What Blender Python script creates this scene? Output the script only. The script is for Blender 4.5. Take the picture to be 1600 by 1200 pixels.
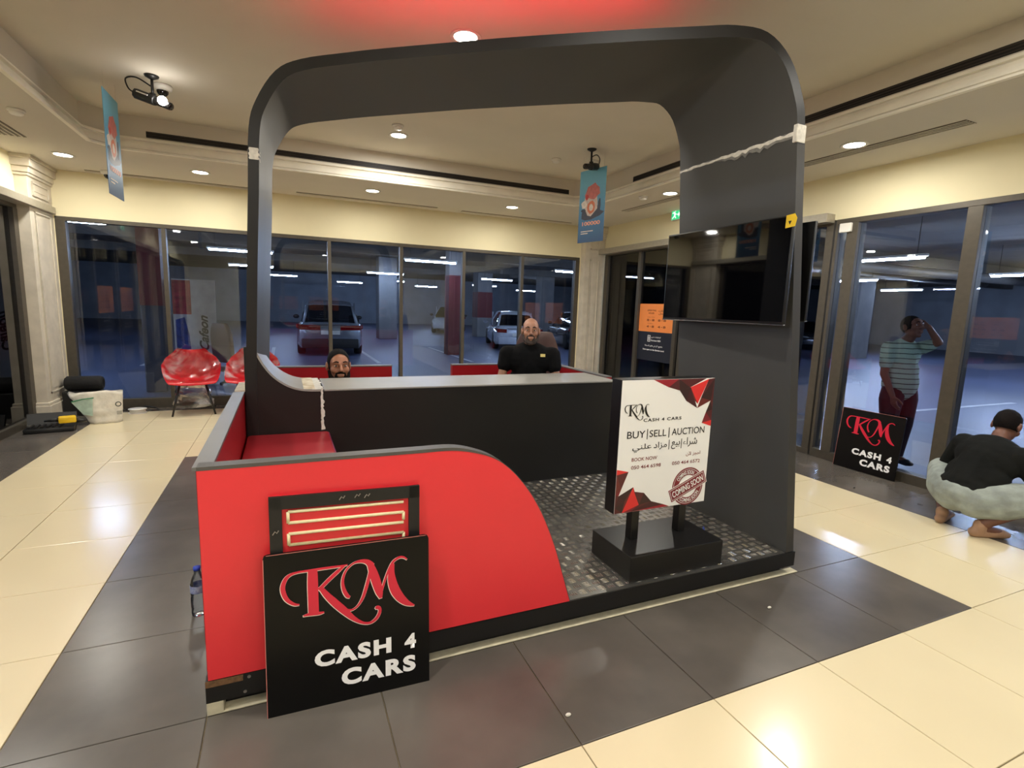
import bpy, bmesh, math, random
from mathutils import Vector, Matrix, Euler
random.seed(7)
PI = math.pi
scene = bpy.context.scene
for o in list(bpy.data.objects): bpy.data.objects.remove(o)
COL = scene.collection

# ---------------------------------------------------------------- camera
cam_d = bpy.data.cameras.new('camera'); cam = bpy.data.objects.new('camera', cam_d); COL.objects.link(cam)
cam_d.sensor_width = 36.0; cam_d.lens = 36.0 * 812.114 / 1600.0; cam_d.clip_start = 0.05; cam_d.clip_end = 200
_r = Vector((0.917035, -0.397397, 0.033489)); _u = Vector((0.027334, 0.146407, 0.988847)); _f = Vector((0.397868, 0.905892, -0.145123))
m = Matrix((_r, _u, -_f)).transposed().to_4x4(); m.translation = Vector((-0.90504, -1.35415, 1.49162))
cam.matrix_world = m
scene.camera = cam
# ---------------------------------------------------------------- world, exposure
w = bpy.data.worlds.new('night_world'); scene.world = w; w.use_nodes = True
w.node_tree.nodes['Background'].inputs[0].default_value = (0.10, 0.14, 0.26, 1)
w.node_tree.nodes['Background'].inputs[1].default_value = 0.05
vs = scene.view_settings
vs.view_transform = 'Standard'; vs.look = 'None'; vs.exposure = 0.0; vs.gamma = 1.0; vs.use_curve_mapping = False
DOWNLIGHT_W = 25.0      # watts of one warm ceiling downlight
TUBE_E = 520.0           # emission of the car park tubes
WARM = (1.0, 0.965, 0.89)
COOL = (0.60, 0.76, 1.0)

# ---------------------------------------------------------------- helpers
def lin(c):
    return tuple(((x/255.0)/12.92 if x/255.0 <= 0.04045 else ((x/255.0+0.055)/1.055)**2.4) for x in c)
MATS = {}
def mat(name, rgb, rough=0.5, metal=0.0, var=0.12, scale=6.0, bump=0.0, bscale=60.0, coat=0.0, spec=0.5, rgb2=None, detail=4.0, rvar=0.0, world=False, soft=0.15):
    if name in MATS: return MATS[name]
    M = bpy.data.materials.new(name); M.use_nodes = True; nt = M.node_tree; b = nt.nodes['Principled BSDF']
    b.inputs['Roughness'].default_value = rough; b.inputs['Metallic'].default_value = metal
    b.inputs['Coat Weight'].default_value = coat; b.inputs['Specular IOR Level'].default_value = spec
    tc = nt.nodes.new('ShaderNodeTexCoord'); no = nt.nodes.new('ShaderNodeTexNoise')
    no.inputs['Scale'].default_value = scale; no.inputs['Detail'].default_value = detail
    geo = nt.nodes.new('ShaderNodeNewGeometry') if world else None
    nt.links.new(geo.outputs['Position'] if world else tc.outputs['Object'], no.inputs['Vector'])
    cr = nt.nodes.new('ShaderNodeValToRGB'); nt.links.new(no.outputs['Fac'], cr.inputs['Fac'])
    a = lin(rgb); c2 = lin(rgb2) if rgb2 else tuple(min(1, x*(1+var)) for x in a)
    a1 = a if rgb2 else tuple(x*(1-var) for x in a)
    cr.color_ramp.elements[0].position = .5-soft; cr.color_ramp.elements[1].position = .5+soft
    cr.color_ramp.elements[0].color = (*a1, 1); cr.color_ramp.elements[1].color = (*c2, 1)
    nt.links.new(cr.outputs['Color'], b.inputs['Base Color'])
    if rvar:
        mr = nt.nodes.new('ShaderNodeMapRange'); mr.inputs['To Min'].default_value = max(0.02, rough-rvar); mr.inputs['To Max'].default_value = rough+rvar
        nt.links.new(no.outputs['Fac'], mr.inputs['Value']); nt.links.new(mr.outputs['Result'], b.inputs['Roughness'])
    if bump:
        n2 = nt.nodes.new('ShaderNodeTexNoise'); n2.inputs['Scale'].default_value = bscale; n2.inputs['Detail'].default_value = 3
        nt.links.new(tc.outputs['Object'], n2.inputs['Vector'])
        bp = nt.nodes.new('ShaderNodeBump'); bp.inputs['Strength'].default_value = bump; bp.inputs['Distance'].default_value = 0.01
        nt.links.new(n2.outputs['Fac'], bp.inputs['Height']); nt.links.new(bp.outputs['Normal'], b.inputs['Normal'])
    MATS[name] = M; return M
def emis(name, rgb, strength, lin_rgb=None):
    if name in MATS: return MATS[name]
    M = bpy.data.materials.new(name); M.use_nodes = True; nt = M.node_tree; b = nt.nodes['Principled BSDF']
    c = lin_rgb or lin(rgb)
    b.inputs['Base Color'].default_value = (*c, 1); b.inputs['Emission Color'].default_value = (*c, 1); b.inputs['Emission Strength'].default_value = strength
    MATS[name] = M; return M
def glassmat(name, tint=(0.86, 0.90, 0.93), ior=1.5, rough=0.0, dirt=0.0):
    if name in MATS: return MATS[name]
    M = bpy.data.materials.new(name); M.use_nodes = True; nt = M.node_tree
    for n in list(nt.nodes): nt.nodes.remove(n)
    out = nt.nodes.new('ShaderNodeOutputMaterial'); tr = nt.nodes.new('ShaderNodeBsdfTransparent'); gl = nt.nodes.new('ShaderNodeBsdfGlossy')
    tr.inputs['Color'].default_value = (*tint, 1); gl.inputs['Roughness'].default_value = rough; gl.inputs['Color'].default_value = (1, 1, 1, 1)
    fr = nt.nodes.new('ShaderNodeFresnel'); fr.inputs['IOR'].default_value = ior
    mx = nt.nodes.new('ShaderNodeMixShader'); nt.links.new(fr.outputs[0], mx.inputs[0]); nt.links.new(tr.outputs[0], mx.inputs[1]); nt.links.new(gl.outputs[0], mx.inputs[2])
    last = mx
    if dirt:
        df = nt.nodes.new('ShaderNodeBsdfDiffuse'); df.inputs['Color'].default_value = (0.7, 0.7, 0.7, 1)
        no = nt.nodes.new('ShaderNodeTexNoise'); no.inputs['Scale'].default_value = 3.0; no.inputs['Detail'].default_value = 8
        tc = nt.nodes.new('ShaderNodeTexCoord'); nt.links.new(tc.outputs['Object'], no.inputs['Vector'])
        mr = nt.nodes.new('ShaderNodeMapRange'); mr.inputs['From Min'].default_value = 0.5; mr.inputs['From Max'].default_value = 0.8; mr.inputs['To Max'].default_value = dirt
        nt.links.new(no.outputs['Fac'], mr.inputs['Value'])
        m2 = nt.nodes.new('ShaderNodeMixShader'); nt.links.new(mr.outputs[0], m2.inputs[0]); nt.links.new(mx.outputs[0], m2.inputs[1]); nt.links.new(df.outputs[0], m2.inputs[2]); last = m2
    nt.links.new(last.outputs[0], out.inputs['Surface'])
    MATS[name] = M; return M

class MB:
    def __init__(s): s.v = []; s.f = []; s.mi = []; s.cur = 0
    def add(s, vs, fs):
        k = len(s.v); s.v += [tuple(p) for p in vs]; s.f += [tuple(i+k for i in f) for f in fs]; s.mi += [s.cur]*len(fs); return s
    def box(s, x0, x1, y0, y1, z0, z1):
        return s.add([(x0,y0,z0),(x1,y0,z0),(x1,y1,z0),(x0,y1,z0),(x0,y0,z1),(x1,y0,z1),(x1,y1,z1),(x0,y1,z1)],
                     [(0,3,2,1),(4,5,6,7),(0,1,5,4),(1,2,6,5),(2,3,7,6),(3,0,4,7)])
    def hexa(s, b, t):
        return s.add(list(b)+list(t), [(0,3,2,1),(4,5,6,7),(0,1,5,4),(1,2,6,5),(2,3,7,6),(3,0,4,7)])
    def prism(s, poly, axis, a, b):
        """poly list of 2d points; extruded along axis from a to b"""
        def P(p, t): return {'x': (t, p[0], p[1]), 'y': (p[0], t, p[1]), 'z': (p[0], p[1], t)}[axis]
        n = len(poly); vs = [P(p, a) for p in poly]+[P(p, b) for p in poly]
        fs = [tuple(range(n))[::-1], tuple(range(n, 2*n))]+[(i, (i+1) % n, n+(i+1) % n, n+i) for i in range(n)]
        return s.add(vs, fs)
    def loft(s, rings, closed=True, caps=True):
        n = len(rings[0]); vs = [p for r in rings for p in r]; fs = []
        for k in range(len(rings)-1):
            for i in range(n if closed else n-1):
                j = (i+1) % n; fs.append((k*n+i, k*n+j, (k+1)*n+j, (k+1)*n+i))
        if caps and closed: fs += [tuple(range(n))[::-1], tuple(range((len(rings)-1)*n, len(rings)*n))]
        return s.add(vs, fs)
    def tube(s, pts, r, n=10, caps=True):
        pts = [Vector(p) for p in pts]; rs = r if isinstance(r, (list, tuple)) else [r]*len(pts); rings = []
        up = None
        for i, p in enumerate(pts):
            d = (pts[min(i+1, len(pts)-1)]-pts[max(i-1, 0)]).normalized()
            if up is None:
                up = d.orthogonal().normalized()
            else:
                up = (up-d*up.dot(d)); up = up.normalized() if up.length > 1e-6 else d.orthogonal().normalized()
            q = d.cross(up)
            rings.append([p+(up*math.cos(2*PI*k/n)+q*math.sin(2*PI*k/n))*rs[i] for k in range(n)])
        return s.loft(rings, True, caps)
    def lathe(s, prof, n=20, c=(0,0,0), axis='z', caps=True):
        rings = []
        for r, h in prof:
            ring = []
            for k in range(n):
                a = 2*PI*k/n; x, y = r*math.cos(a), r*math.sin(a)
                q = {'z': (x, y, h), 'x': (h, x, y), 'y': (x, h, y)}[axis]
                ring.append((c[0]+q[0], c[1]+q[1], c[2]+q[2]))
            rings.append(ring)
        return s.loft(rings, True, caps)
    def ell(s, c, r, n=14, rot=None):
        rings = []; c = Vector(c)
        R = rot if rot is not None else Matrix.Identity(3)
        if not isinstance(r, (tuple, list)): r = (r, r, r)
        vs = [c+R@Vector((0,0,-r[2]))]; fs = []; h = n//2
        for k in range(1, h):
            t = -PI/2+PI*k/h
            for i in range(n):
                a = 2*PI*i/n; vs.append(c+R@Vector((r[0]*math.cos(t)*math.cos(a), r[1]*math.cos(t)*math.sin(a), r[2]*math.sin(t))))
        vs.append(c+R@Vector((0,0,r[2])))
        for i in range(n): fs.append((0, 1+(i+1) % n, 1+i))
        for k in range(h-2):
            for i in range(n):
                a = 1+k*n+i; b = 1+k*n+(i+1) % n; fs.append((a, b, b+n, a+n))
        L = len(vs)-1; o = 1+(h-2)*n
        for i in range(n): fs.append((o+i, o+(i+1) % n, L))
        return s.add(vs, fs)
    def cap(s, a, ra, b, rb, n=12):
        a = Vector(a); b = Vector(b); s.ell(a, ra, n); s.ell(b, rb, n)
        if (b-a).length > 1e-5: s.tube([a, b], [ra, rb], n)
        return s
    def build(s, name, material=None, parent=None, smooth=False, bevel=0.0, seg=2, fix=False):
        me = bpy.data.meshes.new(name); me.from_pydata(s.v, [], s.f)
        mats = material if isinstance(material, (list, tuple)) else [material]
        for mm in mats:
            if mm: me.materials.append(mm)
        if len(mats) > 1:
            for p, i in zip(me.polygons, s.mi): p.material_index = i
        if bevel or fix:
            bm = bmesh.new(); bm.from_mesh(me)
            bmesh.ops.remove_doubles(bm, verts=bm.verts, dist=1e-5)
            bmesh.ops.recalc_face_normals(bm, faces=bm.faces)
            if bevel:
                ed = [e for e in bm.edges if len(e.link_faces) == 2 and e.calc_face_angle(0) > 0.5]
                bmesh.ops.bevel(bm, geom=ed, offset=bevel, segments=seg, affect='EDGES', profile=0.5, clamp_overlap=True)
            bm.to_mesh(me); bm.free()
        if smooth:
            me.polygons.foreach_set('use_smooth', [True]*len(me.polygons))
            if bevel or smooth == 'auto':
                me.set_sharp_from_angle(angle=math.radians(40))
        me.update()
        return link(name, me, parent)
def link(name, me, parent=None):
    o = bpy.data.objects.new(name, me); COL.objects.link(o)
    if parent: o.parent = parent
    return o
def tag(o, label=None, cat=None, group=None, kind=None):
    if label: o['label'] = label
    if cat: o['category'] = cat
    if group: o['group'] = group
    if kind: o['kind'] = kind
    return o
def empty(name, loc=(0,0,0), rz=0.0, label=None, cat=None, group=None, kind=None):
    o = bpy.data.objects.new(name, None); COL.objects.link(o); o.location = loc; o.rotation_euler = (0,0,rz)
    o.empty_display_size = 0.1
    return tag(o, label, cat, group, kind)
def copy_tree(o, parent=None):
    c = o.copy(); COL.objects.link(c); c.parent = parent
    for ch in list(o.children): copy_tree(ch, c)
    return c
def text_mesh(body, size, offset=0.0, align='LEFT', shear=0.0, spacing=1.0, extrude=0.0):
    cu = bpy.data.curves.new('t', 'FONT'); cu.body = body; cu.size = size; cu.align_x = align; cu.offset = offset; cu.shear = shear
    cu.space_character = spacing; cu.extrude = extrude; cu.resolution_u = 4; cu.fill_mode = 'BOTH' if extrude else 'FRONT'
    o = bpy.data.objects.new('t', cu); COL.objects.link(o)
    dg = bpy.context.evaluated_depsgraph_get(); me = bpy.data.meshes.new_from_object(o.evaluated_get(dg))
    bpy.data.objects.remove(o); bpy.data.curves.remove(cu)
    return me
def fit_text(name, body, material, parent, x0, x1, zb, ysurf, cap_h=None, offset=0.0, spacing=1.0, shear=0.0, frame=None, extrude=0.0):
    """flat lettering in the xz plane facing -y: left edge x0, right edge x1, baseline zb; scaled to fit"""
    me = text_mesh(body, 1.0, offset, 'LEFT', shear, spacing, extrude)
    xs = [v.co.x for v in me.vertices]; ys = [v.co.y for v in me.vertices]
    if not xs: return None
    sx = (x1-x0)/(max(xs)-min(xs)); sy = sx if cap_h is None else cap_h/(max(ys)-min(ys)); mx = min(xs); my = min(ys) if cap_h else 0
    for v in me.vertices:
        x, y, z = v.co; p = (x0+(x-mx)*sx, zb+(y-my)*sy, z*sx)
        v.co = (p[0], ysurf-p[2], p[1]) if frame is None else frame(p)
    me.materials.clear(); me.materials.append(material); me.name = name
    return link(name, me, parent)
def arc_pts(pts, sub=6):
    """Catmull-Rom through points (tuples of any dimension)"""
    n = len(pts); out = []
    for i in range(n-1):
        p0 = pts[max(i-1, 0)]; p1 = pts[i]; p2 = pts[i+1]; p3 = pts[min(i+2, n-1)]
        for k in range(sub):
            t = k/sub
            out.append(tuple(0.5*((2*b)+(c-a)*t+(2*a-5*b+4*c-d)*t*t+(-a+3*b-3*c+d)*t**3) for a, b, c, d in zip(p0, p1, p2, p3)))
    out.append(tuple(pts[-1])); return out
def off_poly(poly, d):
    """offset a ccw polygon outward by d"""
    n = len(poly); res = []
    for i in range(n):
        a = Vector(poly[i-1]); b = Vector(poly[i]); c = Vector(poly[(i+1) % n])
        e1 = (b-a).normalized(); e2 = (c-b).normalized(); n1 = Vector((e1.y, -e1.x)); n2 = Vector((e2.y, -e2.x))
        bis = (n1+n2); bis = bis/bis.length; res.append(tuple(b+bis*(d/max(0.2, bis.dot(n1)))))
    return res

# ---------------------------------------------------------------- materials of the place
M_cream = mat('cream_wall_paint', (228, 218, 182), 0.75, var=0.03, scale=1.5)
M_ceil = mat('ceiling_paint', (210, 203, 188), 0.8, var=0.03, scale=1.2)
M_plaster = mat('cornice_plaster', (246, 241, 226), 0.6, var=0.04, scale=5)
M_pil = mat('pilaster_stone_paint', (205, 196, 178), 0.6, var=0.08, scale=7)
M_frame = mat('dark_bronze_aluminium', (84, 78, 68), 0.42, metal=0.35, var=0.06, scale=20)
M_steel = mat('brushed_header_steel', (170, 164, 150), 0.4, metal=0.5, var=0.05, scale=30)
M_glass = glassmat('window_glass', (0.80, 0.84, 0.90), 1.52)
M_doorglass = glassmat('tinted_door_glass', (0.42, 0.44, 0.48), 1.52)
M_light_tile = mat('polished_cream_tile', (226, 212, 176), 0.2, var=0.035, scale=1.4, rvar=0.02, world=True, soft=.3)
M_dark_tile = mat('slate_grey_tile', (70, 66, 62), 0.26, scale=1.5, detail=5, rvar=0.03, rgb2=(110, 103, 95), world=True, soft=.26)
M_grout = mat('tile_grout', (120, 108, 84), 0.9)
M_black = mat('slot_black', (10, 10, 10), 0.7)
M_white = mat('white_plastic', (225, 222, 214), 0.4, var=0.02)
M_bplastic = mat('black_plastic', (18, 18, 18), 0.4, var=0.1)

# ---------------------------------------------------------------- floor
floor = MB().box(-3.75, 4.55, -3.8, 7.05, -0.06, -0.006).build('floor', M_grout); tag(floor, kind='structure')
def tile_mesh(name, wx, wy, material):
    g = 0.0022; b = 0.0015
    x0, x1, y0, y1 = -wx/2+g, wx/2-g, -wy/2+g, wy/2-g
    mb = MB(); mb.loft([[(x0,y0,-.006),(x1,y0,-.006),(x1,y1,-.006),(x0,y1,-.006)], [(x0,y0,-b),(x1,y0,-b),(x1,y1,-b),(x0,y1,-b)],
                        [(x0+b,y0+b,0),(x1-b,y0+b,0),(x1-b,y1-b,0),(x0+b,y1-b,0)]])
    me = bpy.data.meshes.new(name); me.from_pydata(mb.v, [], mb.f); me.materials.append(material); return me
TL = tile_mesh('light_tile', .6, .6, M_light_tile); TD = tile_mesh('dark_tile', .6, .6, M_dark_tile)
TB = {}
def put_tile(x, y, wx, wy, dark):
    if abs(wx-.6) < 1e-4 and abs(wy-.6) < 1e-4: me = TD if dark else TL
    else:
        k = (round(wx, 3), round(wy, 3), dark)
        if k not in TB: TB[k] = tile_mesh('tile_cut', wx, wy, M_dark_tile if dark else M_light_tile)
        me = TB[k]
    o = link('dark_floor_tile' if dark else 'light_floor_tile', me, floor); o.location = (x, y, 0)
xs = [-3.6]+[-3.0+.6*i for i in range(12)]+[4.4]
ys = [-3.6+.6*j for j in range(18)]+[6.98]
for i in range(len(xs)-1):
    for j in range(len(ys)-1):
        x0, x1, y0, y1 = xs[i], xs[i+1], ys[j], ys[j+1]; cx, cy = (x0+x1)/2, (y0+y1)/2
        if y0 < -1.3 and not (-1.3 < y1): 
            pass
        dark = (-1.8 < cx < 2.4 and 0 < cy < 4.2) or cx < -3.0 or cx > 3.6 or cy > 6.6
        put_tile(cx, cy, x1-x0, y1-y0, dark)

# ---------------------------------------------------------------- walls
XL, XR, YB, YF = -3.55, 4.35, 6.85, -3.6
wall_back = MB().box(XL-.1, XR+.2, YB, YB+.2, 2.41, 2.97).box(XL-.1, -3.43, YB, YB+.2, 0, 2.41).box(3.93, XR+.2, YB, YB+.2, 0, 2.41).build('wall_back', M_cream); tag(wall_back, kind='structure')
wall_right = MB().box(XR, XR+.2, YF, YB, 2.5, 2.97).box(XR, XR+.2, YF, -2.9, 0, 2.5).build('wall_right', M_cream); tag(wall_right, kind='structure')
wall_left = MB().box(XL-.2, XL, YF, YB, 2.5, 2.97).box(XL-.2, XL, 6.35, YB, 0, 2.5).box(XL-.2, XL, YF, -2.9, 0, 2.5).build('wall_left', M_cream); tag(wall_left, kind='structure')
wall_front = MB().box(XL-.2, XR+.2, YF-.2, YF, 2.5, 2.97).box(XL-.2, -2.2, YF-.2, YF, 0, 2.5).box(2.9, XR+.2, YF-.2, YF, 0, 2.5).build('wall_front', M_cream); tag(wall_front, kind='structure')

# ---------------------------------------------------------------- ceiling with tray
ZC, ZU = 2.95, 3.31
ch = 0.2
tx0, tx1, ty0, ty1 = -2.6, 3.11, -1.9, 5.35
octo = [(tx0+ch, ty0), (tx1-ch, ty0), (tx1, ty0+ch), (tx1, ty1-ch), (tx1-ch, ty1), (tx0+ch, ty1), (tx0, ty1-ch), (tx0, ty0+ch)]
ox0, ox1, oy0, oy1 = XL-.02, XR+.02, YF-.02, YB+.02
O = [(ox0, oy0), (ox1, oy0), (ox1, oy1), (ox0, oy1)]
mb = MB(); vs = [(x, y, ZC) for x, y in O]+[(x, y, ZC) for x, y in octo]
fs = [(0,4,5,1), (1,5,6), (1,6,7,2), (2,7,8), (2,8,9,3), (3,9,10), (3,10,11,0), (0,11,4)]
mb.add(vs, fs); mb.add([(x, y, ZC+.02) for x, y, z in vs], [f[::-1] for f in fs])
ceiling = mb.build('ceiling', M_ceil); tag(ceiling, kind='structure')
D = 0.066
o2 = off_poly(octo, D)
mb = MB(); mb.loft([[(x, y, ZC) for x, y in o2], [(x, y, ZU) for x, y in o2]], True, False)
mb.add([(x, y, ZU) for x, y in o2], [tuple(range(8))]); mb.build('tray_ceiling', M_ceil, ceiling)
prof = [(.012,2.945),(-.022,2.945),(-.022,2.960),(.002,2.964),(.004,2.972),(-.004,2.976),(-.004,2.984),(.014,2.988),(.018,3.006),(.026,3.028),(.040,3.048),(.054,3.058),(.054,3.066),(.026,3.068),(.026,3.082),(.046,3.086),(.046,3.096),(.066,3.100)]
mb = MB(); mb.loft([[(x, y, z) for x, y in off_poly(octo, d)] for d, z in prof], True, False)
trim_1 = mb.build('trim_1', M_plaster); tag(trim_1, 'cream moulded cornice running round the raised tray ceiling', kind='structure')

def slot_diffuser(axis, a0, a1, pos, z0, z1, sgn, label):
    """long black slot on the tray's upright face"""
    r = empty('slot_diffuser', (0,0,0), 0, label, 'air vent', 'slot air vents in the tray sides')
    def bx(mb, u0, u1, d0, d1, za, zb):
        lo, hi = sorted((pos-sgn*d0, pos-sgn*d1))
        return mb.box(u0, u1, lo, hi, za, zb) if axis == 'x' else mb.box(lo, hi, u0, u1, za, zb)
    bx(MB(), a0, a1, .0005, .004, z0, z1).build('slot_back', M_black, r)
    for k in range(3):
        zz = z0+(k+.5)*(z1-z0)/3
        bx(MB(), a0, a1, .004, .007, zz-.003, zz+.003).build('slat', mat('slot_slat', (52, 42, 36), .5), r)
slot_diffuser('x', -2.17, 2.85, ty1+D, 3.112, 3.172, 1, 'long black slot vent above the cornice of the back side')
slot_diffuser('y', -1.5, 4.35, tx1+D, 3.112, 3.172, 1, 'long black slot vent above the cornice of the right side')

def ceiling_grille(x0, x1, y0, y1, n, label, axis):
    r = empty('ceiling_grille', ((x0+x1)/2, (y0+y1)/2, ZC), 0, label, 'air vent', 'narrow slot grilles in the lower ceiling')
    hx, hy = (x1-x0)/2, (y1-y0)/2
    MB().box(-hx, hx, -hy, hy, -.004, -.0005).build('grille_back', mat('grille_dark', (96, 86, 68), .6), r)
    for k in range(n):
        if axis == 'x':
            yy = -hy+(k+.5)*2*hy/n; MB().box(-hx, hx, yy-hy/n*.22, yy+hy/n*.22, -.009, -.004).build('slat', M_ceil, r)
        else:
            xx = -hx+(k+.5)*2*hx/n; MB().box(xx-hx/n*.3, xx+hx/n*.3, -hy, hy, -.009, -.004).build('slat', M_ceil, r)
ceiling_grille(-3.05, -1.25, 6.66, 6.76, 2, 'narrow ceiling slot above the two leftmost back panes', 'x')
ceiling_grille(-.71, 1.26, 6.58, 6.66, 2, 'narrow ceiling slot above the middle of the back windows', 'x')
ceiling_grille(1.66, 3.6, 6.62, 6.69, 2, 'narrow ceiling slot near the back right corner', 'x')
ceiling_grille(3.66, 3.79, 3.92, 5.27, 4, 'slot grille in the ceiling beside the green exit sign', 'y')
ceiling_grille(3.66, 3.80, 1.03, 2.9, 4, 'slot grille in the ceiling above the right windows', 'y')
ceiling_grille(-3.36, -3.12, 3.8, 5.34, 5, 'slatted grille in the ceiling over the left doors', 'y')

# ---------------------------------------------------------------- downlights (each lamp's light in its builder)
M_lens = emis('downlight_lens', None, 22.0, (1.0, 0.93, 0.80))
def downlight(x, y, z, label, power=1.0):
    r = empty('downlight', (x, y, z), 0, label, 'ceiling light', 'recessed warm downlights')
    MB().lathe([(.078,-.001),(.105,-.001),(.107,-.004),(.100,-.009),(.080,-.006)], 24, caps=False).build('trim_ring', M_white, r, True)
    MB().lathe([(.079,-.0045),(.04,-.007),(.001,-.008)], 24, caps=False).build('lens', M_lens, r, True)
    ld = bpy.data.lights.new('downlight_lamp', 'AREA'); ld.shape = 'DISK'; ld.size = .15; ld.energy = DOWNLIGHT_W*power; ld.color = WARM
    lo = bpy.data.objects.new('downlight_lamp', ld); COL.objects.link(lo); lo.parent = r; lo.location = (0, 0, -.03)
    return r
downlight(.29, 4.67, ZU, 'bright downlight in the tray ceiling farther behind the arch')
downlight(.28, 2.33, ZU, 'bright downlight in the tray ceiling just over the arch')
downlight(.28, 0.0, ZU, 'tray ceiling downlight in front of the kiosk', 1.1)
downlight(-1.6, -.2, ZU, 'tray ceiling downlight over the camera', 1.2)
downlight(2.2, -.2, ZU, 'tray ceiling downlight right of the camera', .85)
for i, (x, y, L) in enumerate([(-3.03, 5.95, 'leftmost downlight of the lower ceiling near the left pilaster'), (-1.77, 6.03, 'second downlight from the left pilaster along the back windows'),
    (.2, 5.93, 'third downlight from the left pilaster along the back windows'), (2.2, 5.93, 'downlight of the back row nearest the right corner'),
    (3.49, 4.01, 'lower ceiling downlight beside the green exit sign'), (3.55, 1.77, 'lower ceiling downlight over the right windows'),
    (3.55, -.5, 'lower ceiling downlight over the right side near the camera'), (-3.05, 3.6, 'lower ceiling downlight over the left doors'), (-3.05, 1.2, 'lower ceiling downlight over the left side near the camera'),
    (-3.05, -1.2, 'lower ceiling downlight over the left side behind the camera'),
    (-1.6, -2.7, 'lower ceiling downlight behind the camera on the left'), (.3, -2.7, 'lower ceiling downlight behind the camera in the middle'), (2.2, -2.7, 'lower ceiling downlight behind the camera on the right')]):
    downlight(x, y, ZC, L, .72 if y > 5 else (.8 if x > 3 and y < 0 else 1.0))

# ---------------------------------------------------------------- glazing
def glazing(name, p0, p1, z0, z1, mulls, label, depth=.09, fw=.05, glass=M_glass, bottom=.13, rail=None, ends=(.06, .06), inset=.04, kind='structure', topw=.05):
    """a run of panes from p0 to p1 (plan), mullions at distances along it"""
    p0 = Vector((*p0, 0)); p1 = Vector((*p1, 0)); d = p1-p0; L = d.length; rz = math.atan2(d.y, d.x)
    r = empty(name, p0, rz); tag(r, label, kind=kind)
    MB().box(0, L, 0, depth, z1-topw, z1).build('top_rail', M_frame, r, bevel=.003)
    MB().box(0, L, 0, depth, z0, z0+bottom).build('bottom_rail', M_frame, r, bevel=.003)
    xs = [ends[0]/2]+list(mulls)+[L-ends[1]/2]; ws = [ends[0]]+[fw]*len(mulls)+[ends[1]]
    for x, ww in zip(xs, ws):
        MB().box(x-ww/2, x+ww/2, -.004, depth+.004, z0+bottom, z1-topw).build('mullion', M_frame, r, bevel=.003)
    for i in range(len(xs)-1):
        a = xs[i]+ws[i]/2; b = xs[i+1]-ws[i+1]/2
        MB().box(a, b, inset, inset+.008, z0+bottom, z1-topw).build('pane', glass, r)
        if rail: MB().box(a, b, 0, depth, rail-.02, rail+.02).build('mid_rail', M_frame, r)
    return r
# back: local +y is away from the room when running +x
window_1 = glazing('window_1', (-3.43, 6.85), (3.93, 6.85), 0, 2.41, [1.11, 3.15, 4.20, 5.21, 6.25], 'wall of six tall dark framed window panes along the back', ends=(.1, .08))
# right side runs from y=2.4 forward to -2.9: run -y direction => local +y points to +x
window_2 = glazing('window_2', (4.35, 2.42), (4.35, -2.9), 0, 2.5, [.18, 1.2, 2.25, 3.3, 4.3], 'run of tall window panes on the right behind the crouching person', bottom=.09, fw=.11, ends=(.03, .06), depth=.12)
door_1 = glazing('door_1', (4.35, 6.68), (4.35, 2.44), 0, 2.5, [1.0, 1.93, 2.07, 3.0, 3.9], 'sliding glass door set with dark frames in the right wall', bottom=.06, fw=.07, ends=(.1, .08), glass=M_doorglass, depth=.12)
hd = MB().box(4.22, 4.35, 2.44, 6.98, 2.47, 2.56).build('trim_2', M_steel, bevel=.004); tag(hd, 'pale metal header beam above the right sliding doors', kind='structure')
# left: run +y so that local +y points to -x
door_2 = glazing('door_2', (-3.55, 1.6), (-3.55, 6.3), 0, 2.43, [1.2, 2.3, 2.45, 3.55], 'sliding glass door set with dark frames in the left wall', bottom=.08, fw=.09, ends=(.1, .2), glass=M_doorglass, depth=.12)
window_3 = glazing('window_3', (-3.55, -2.9), (-3.55, 1.58), 0, 2.43, [1.1, 2.2, 3.3], 'run of tall window panes in the left wall near the camera', bottom=.08, fw=.09, depth=.12)
hd = MB().box(-3.55, -3.40, 1.0, 6.82, 2.42, 2.50).build('trim_3', M_steel, bevel=.004); tag(hd, 'pale metal header beam above the left sliding doors', kind='structure')
window_4 = glazing('window_4', (2.9, -3.6), (-2.2, -3.6), 0, 2.5, [1.27, 2.55, 3.82], 'run of tall window panes in the front wall behind the camera', fw=.08)

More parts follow.
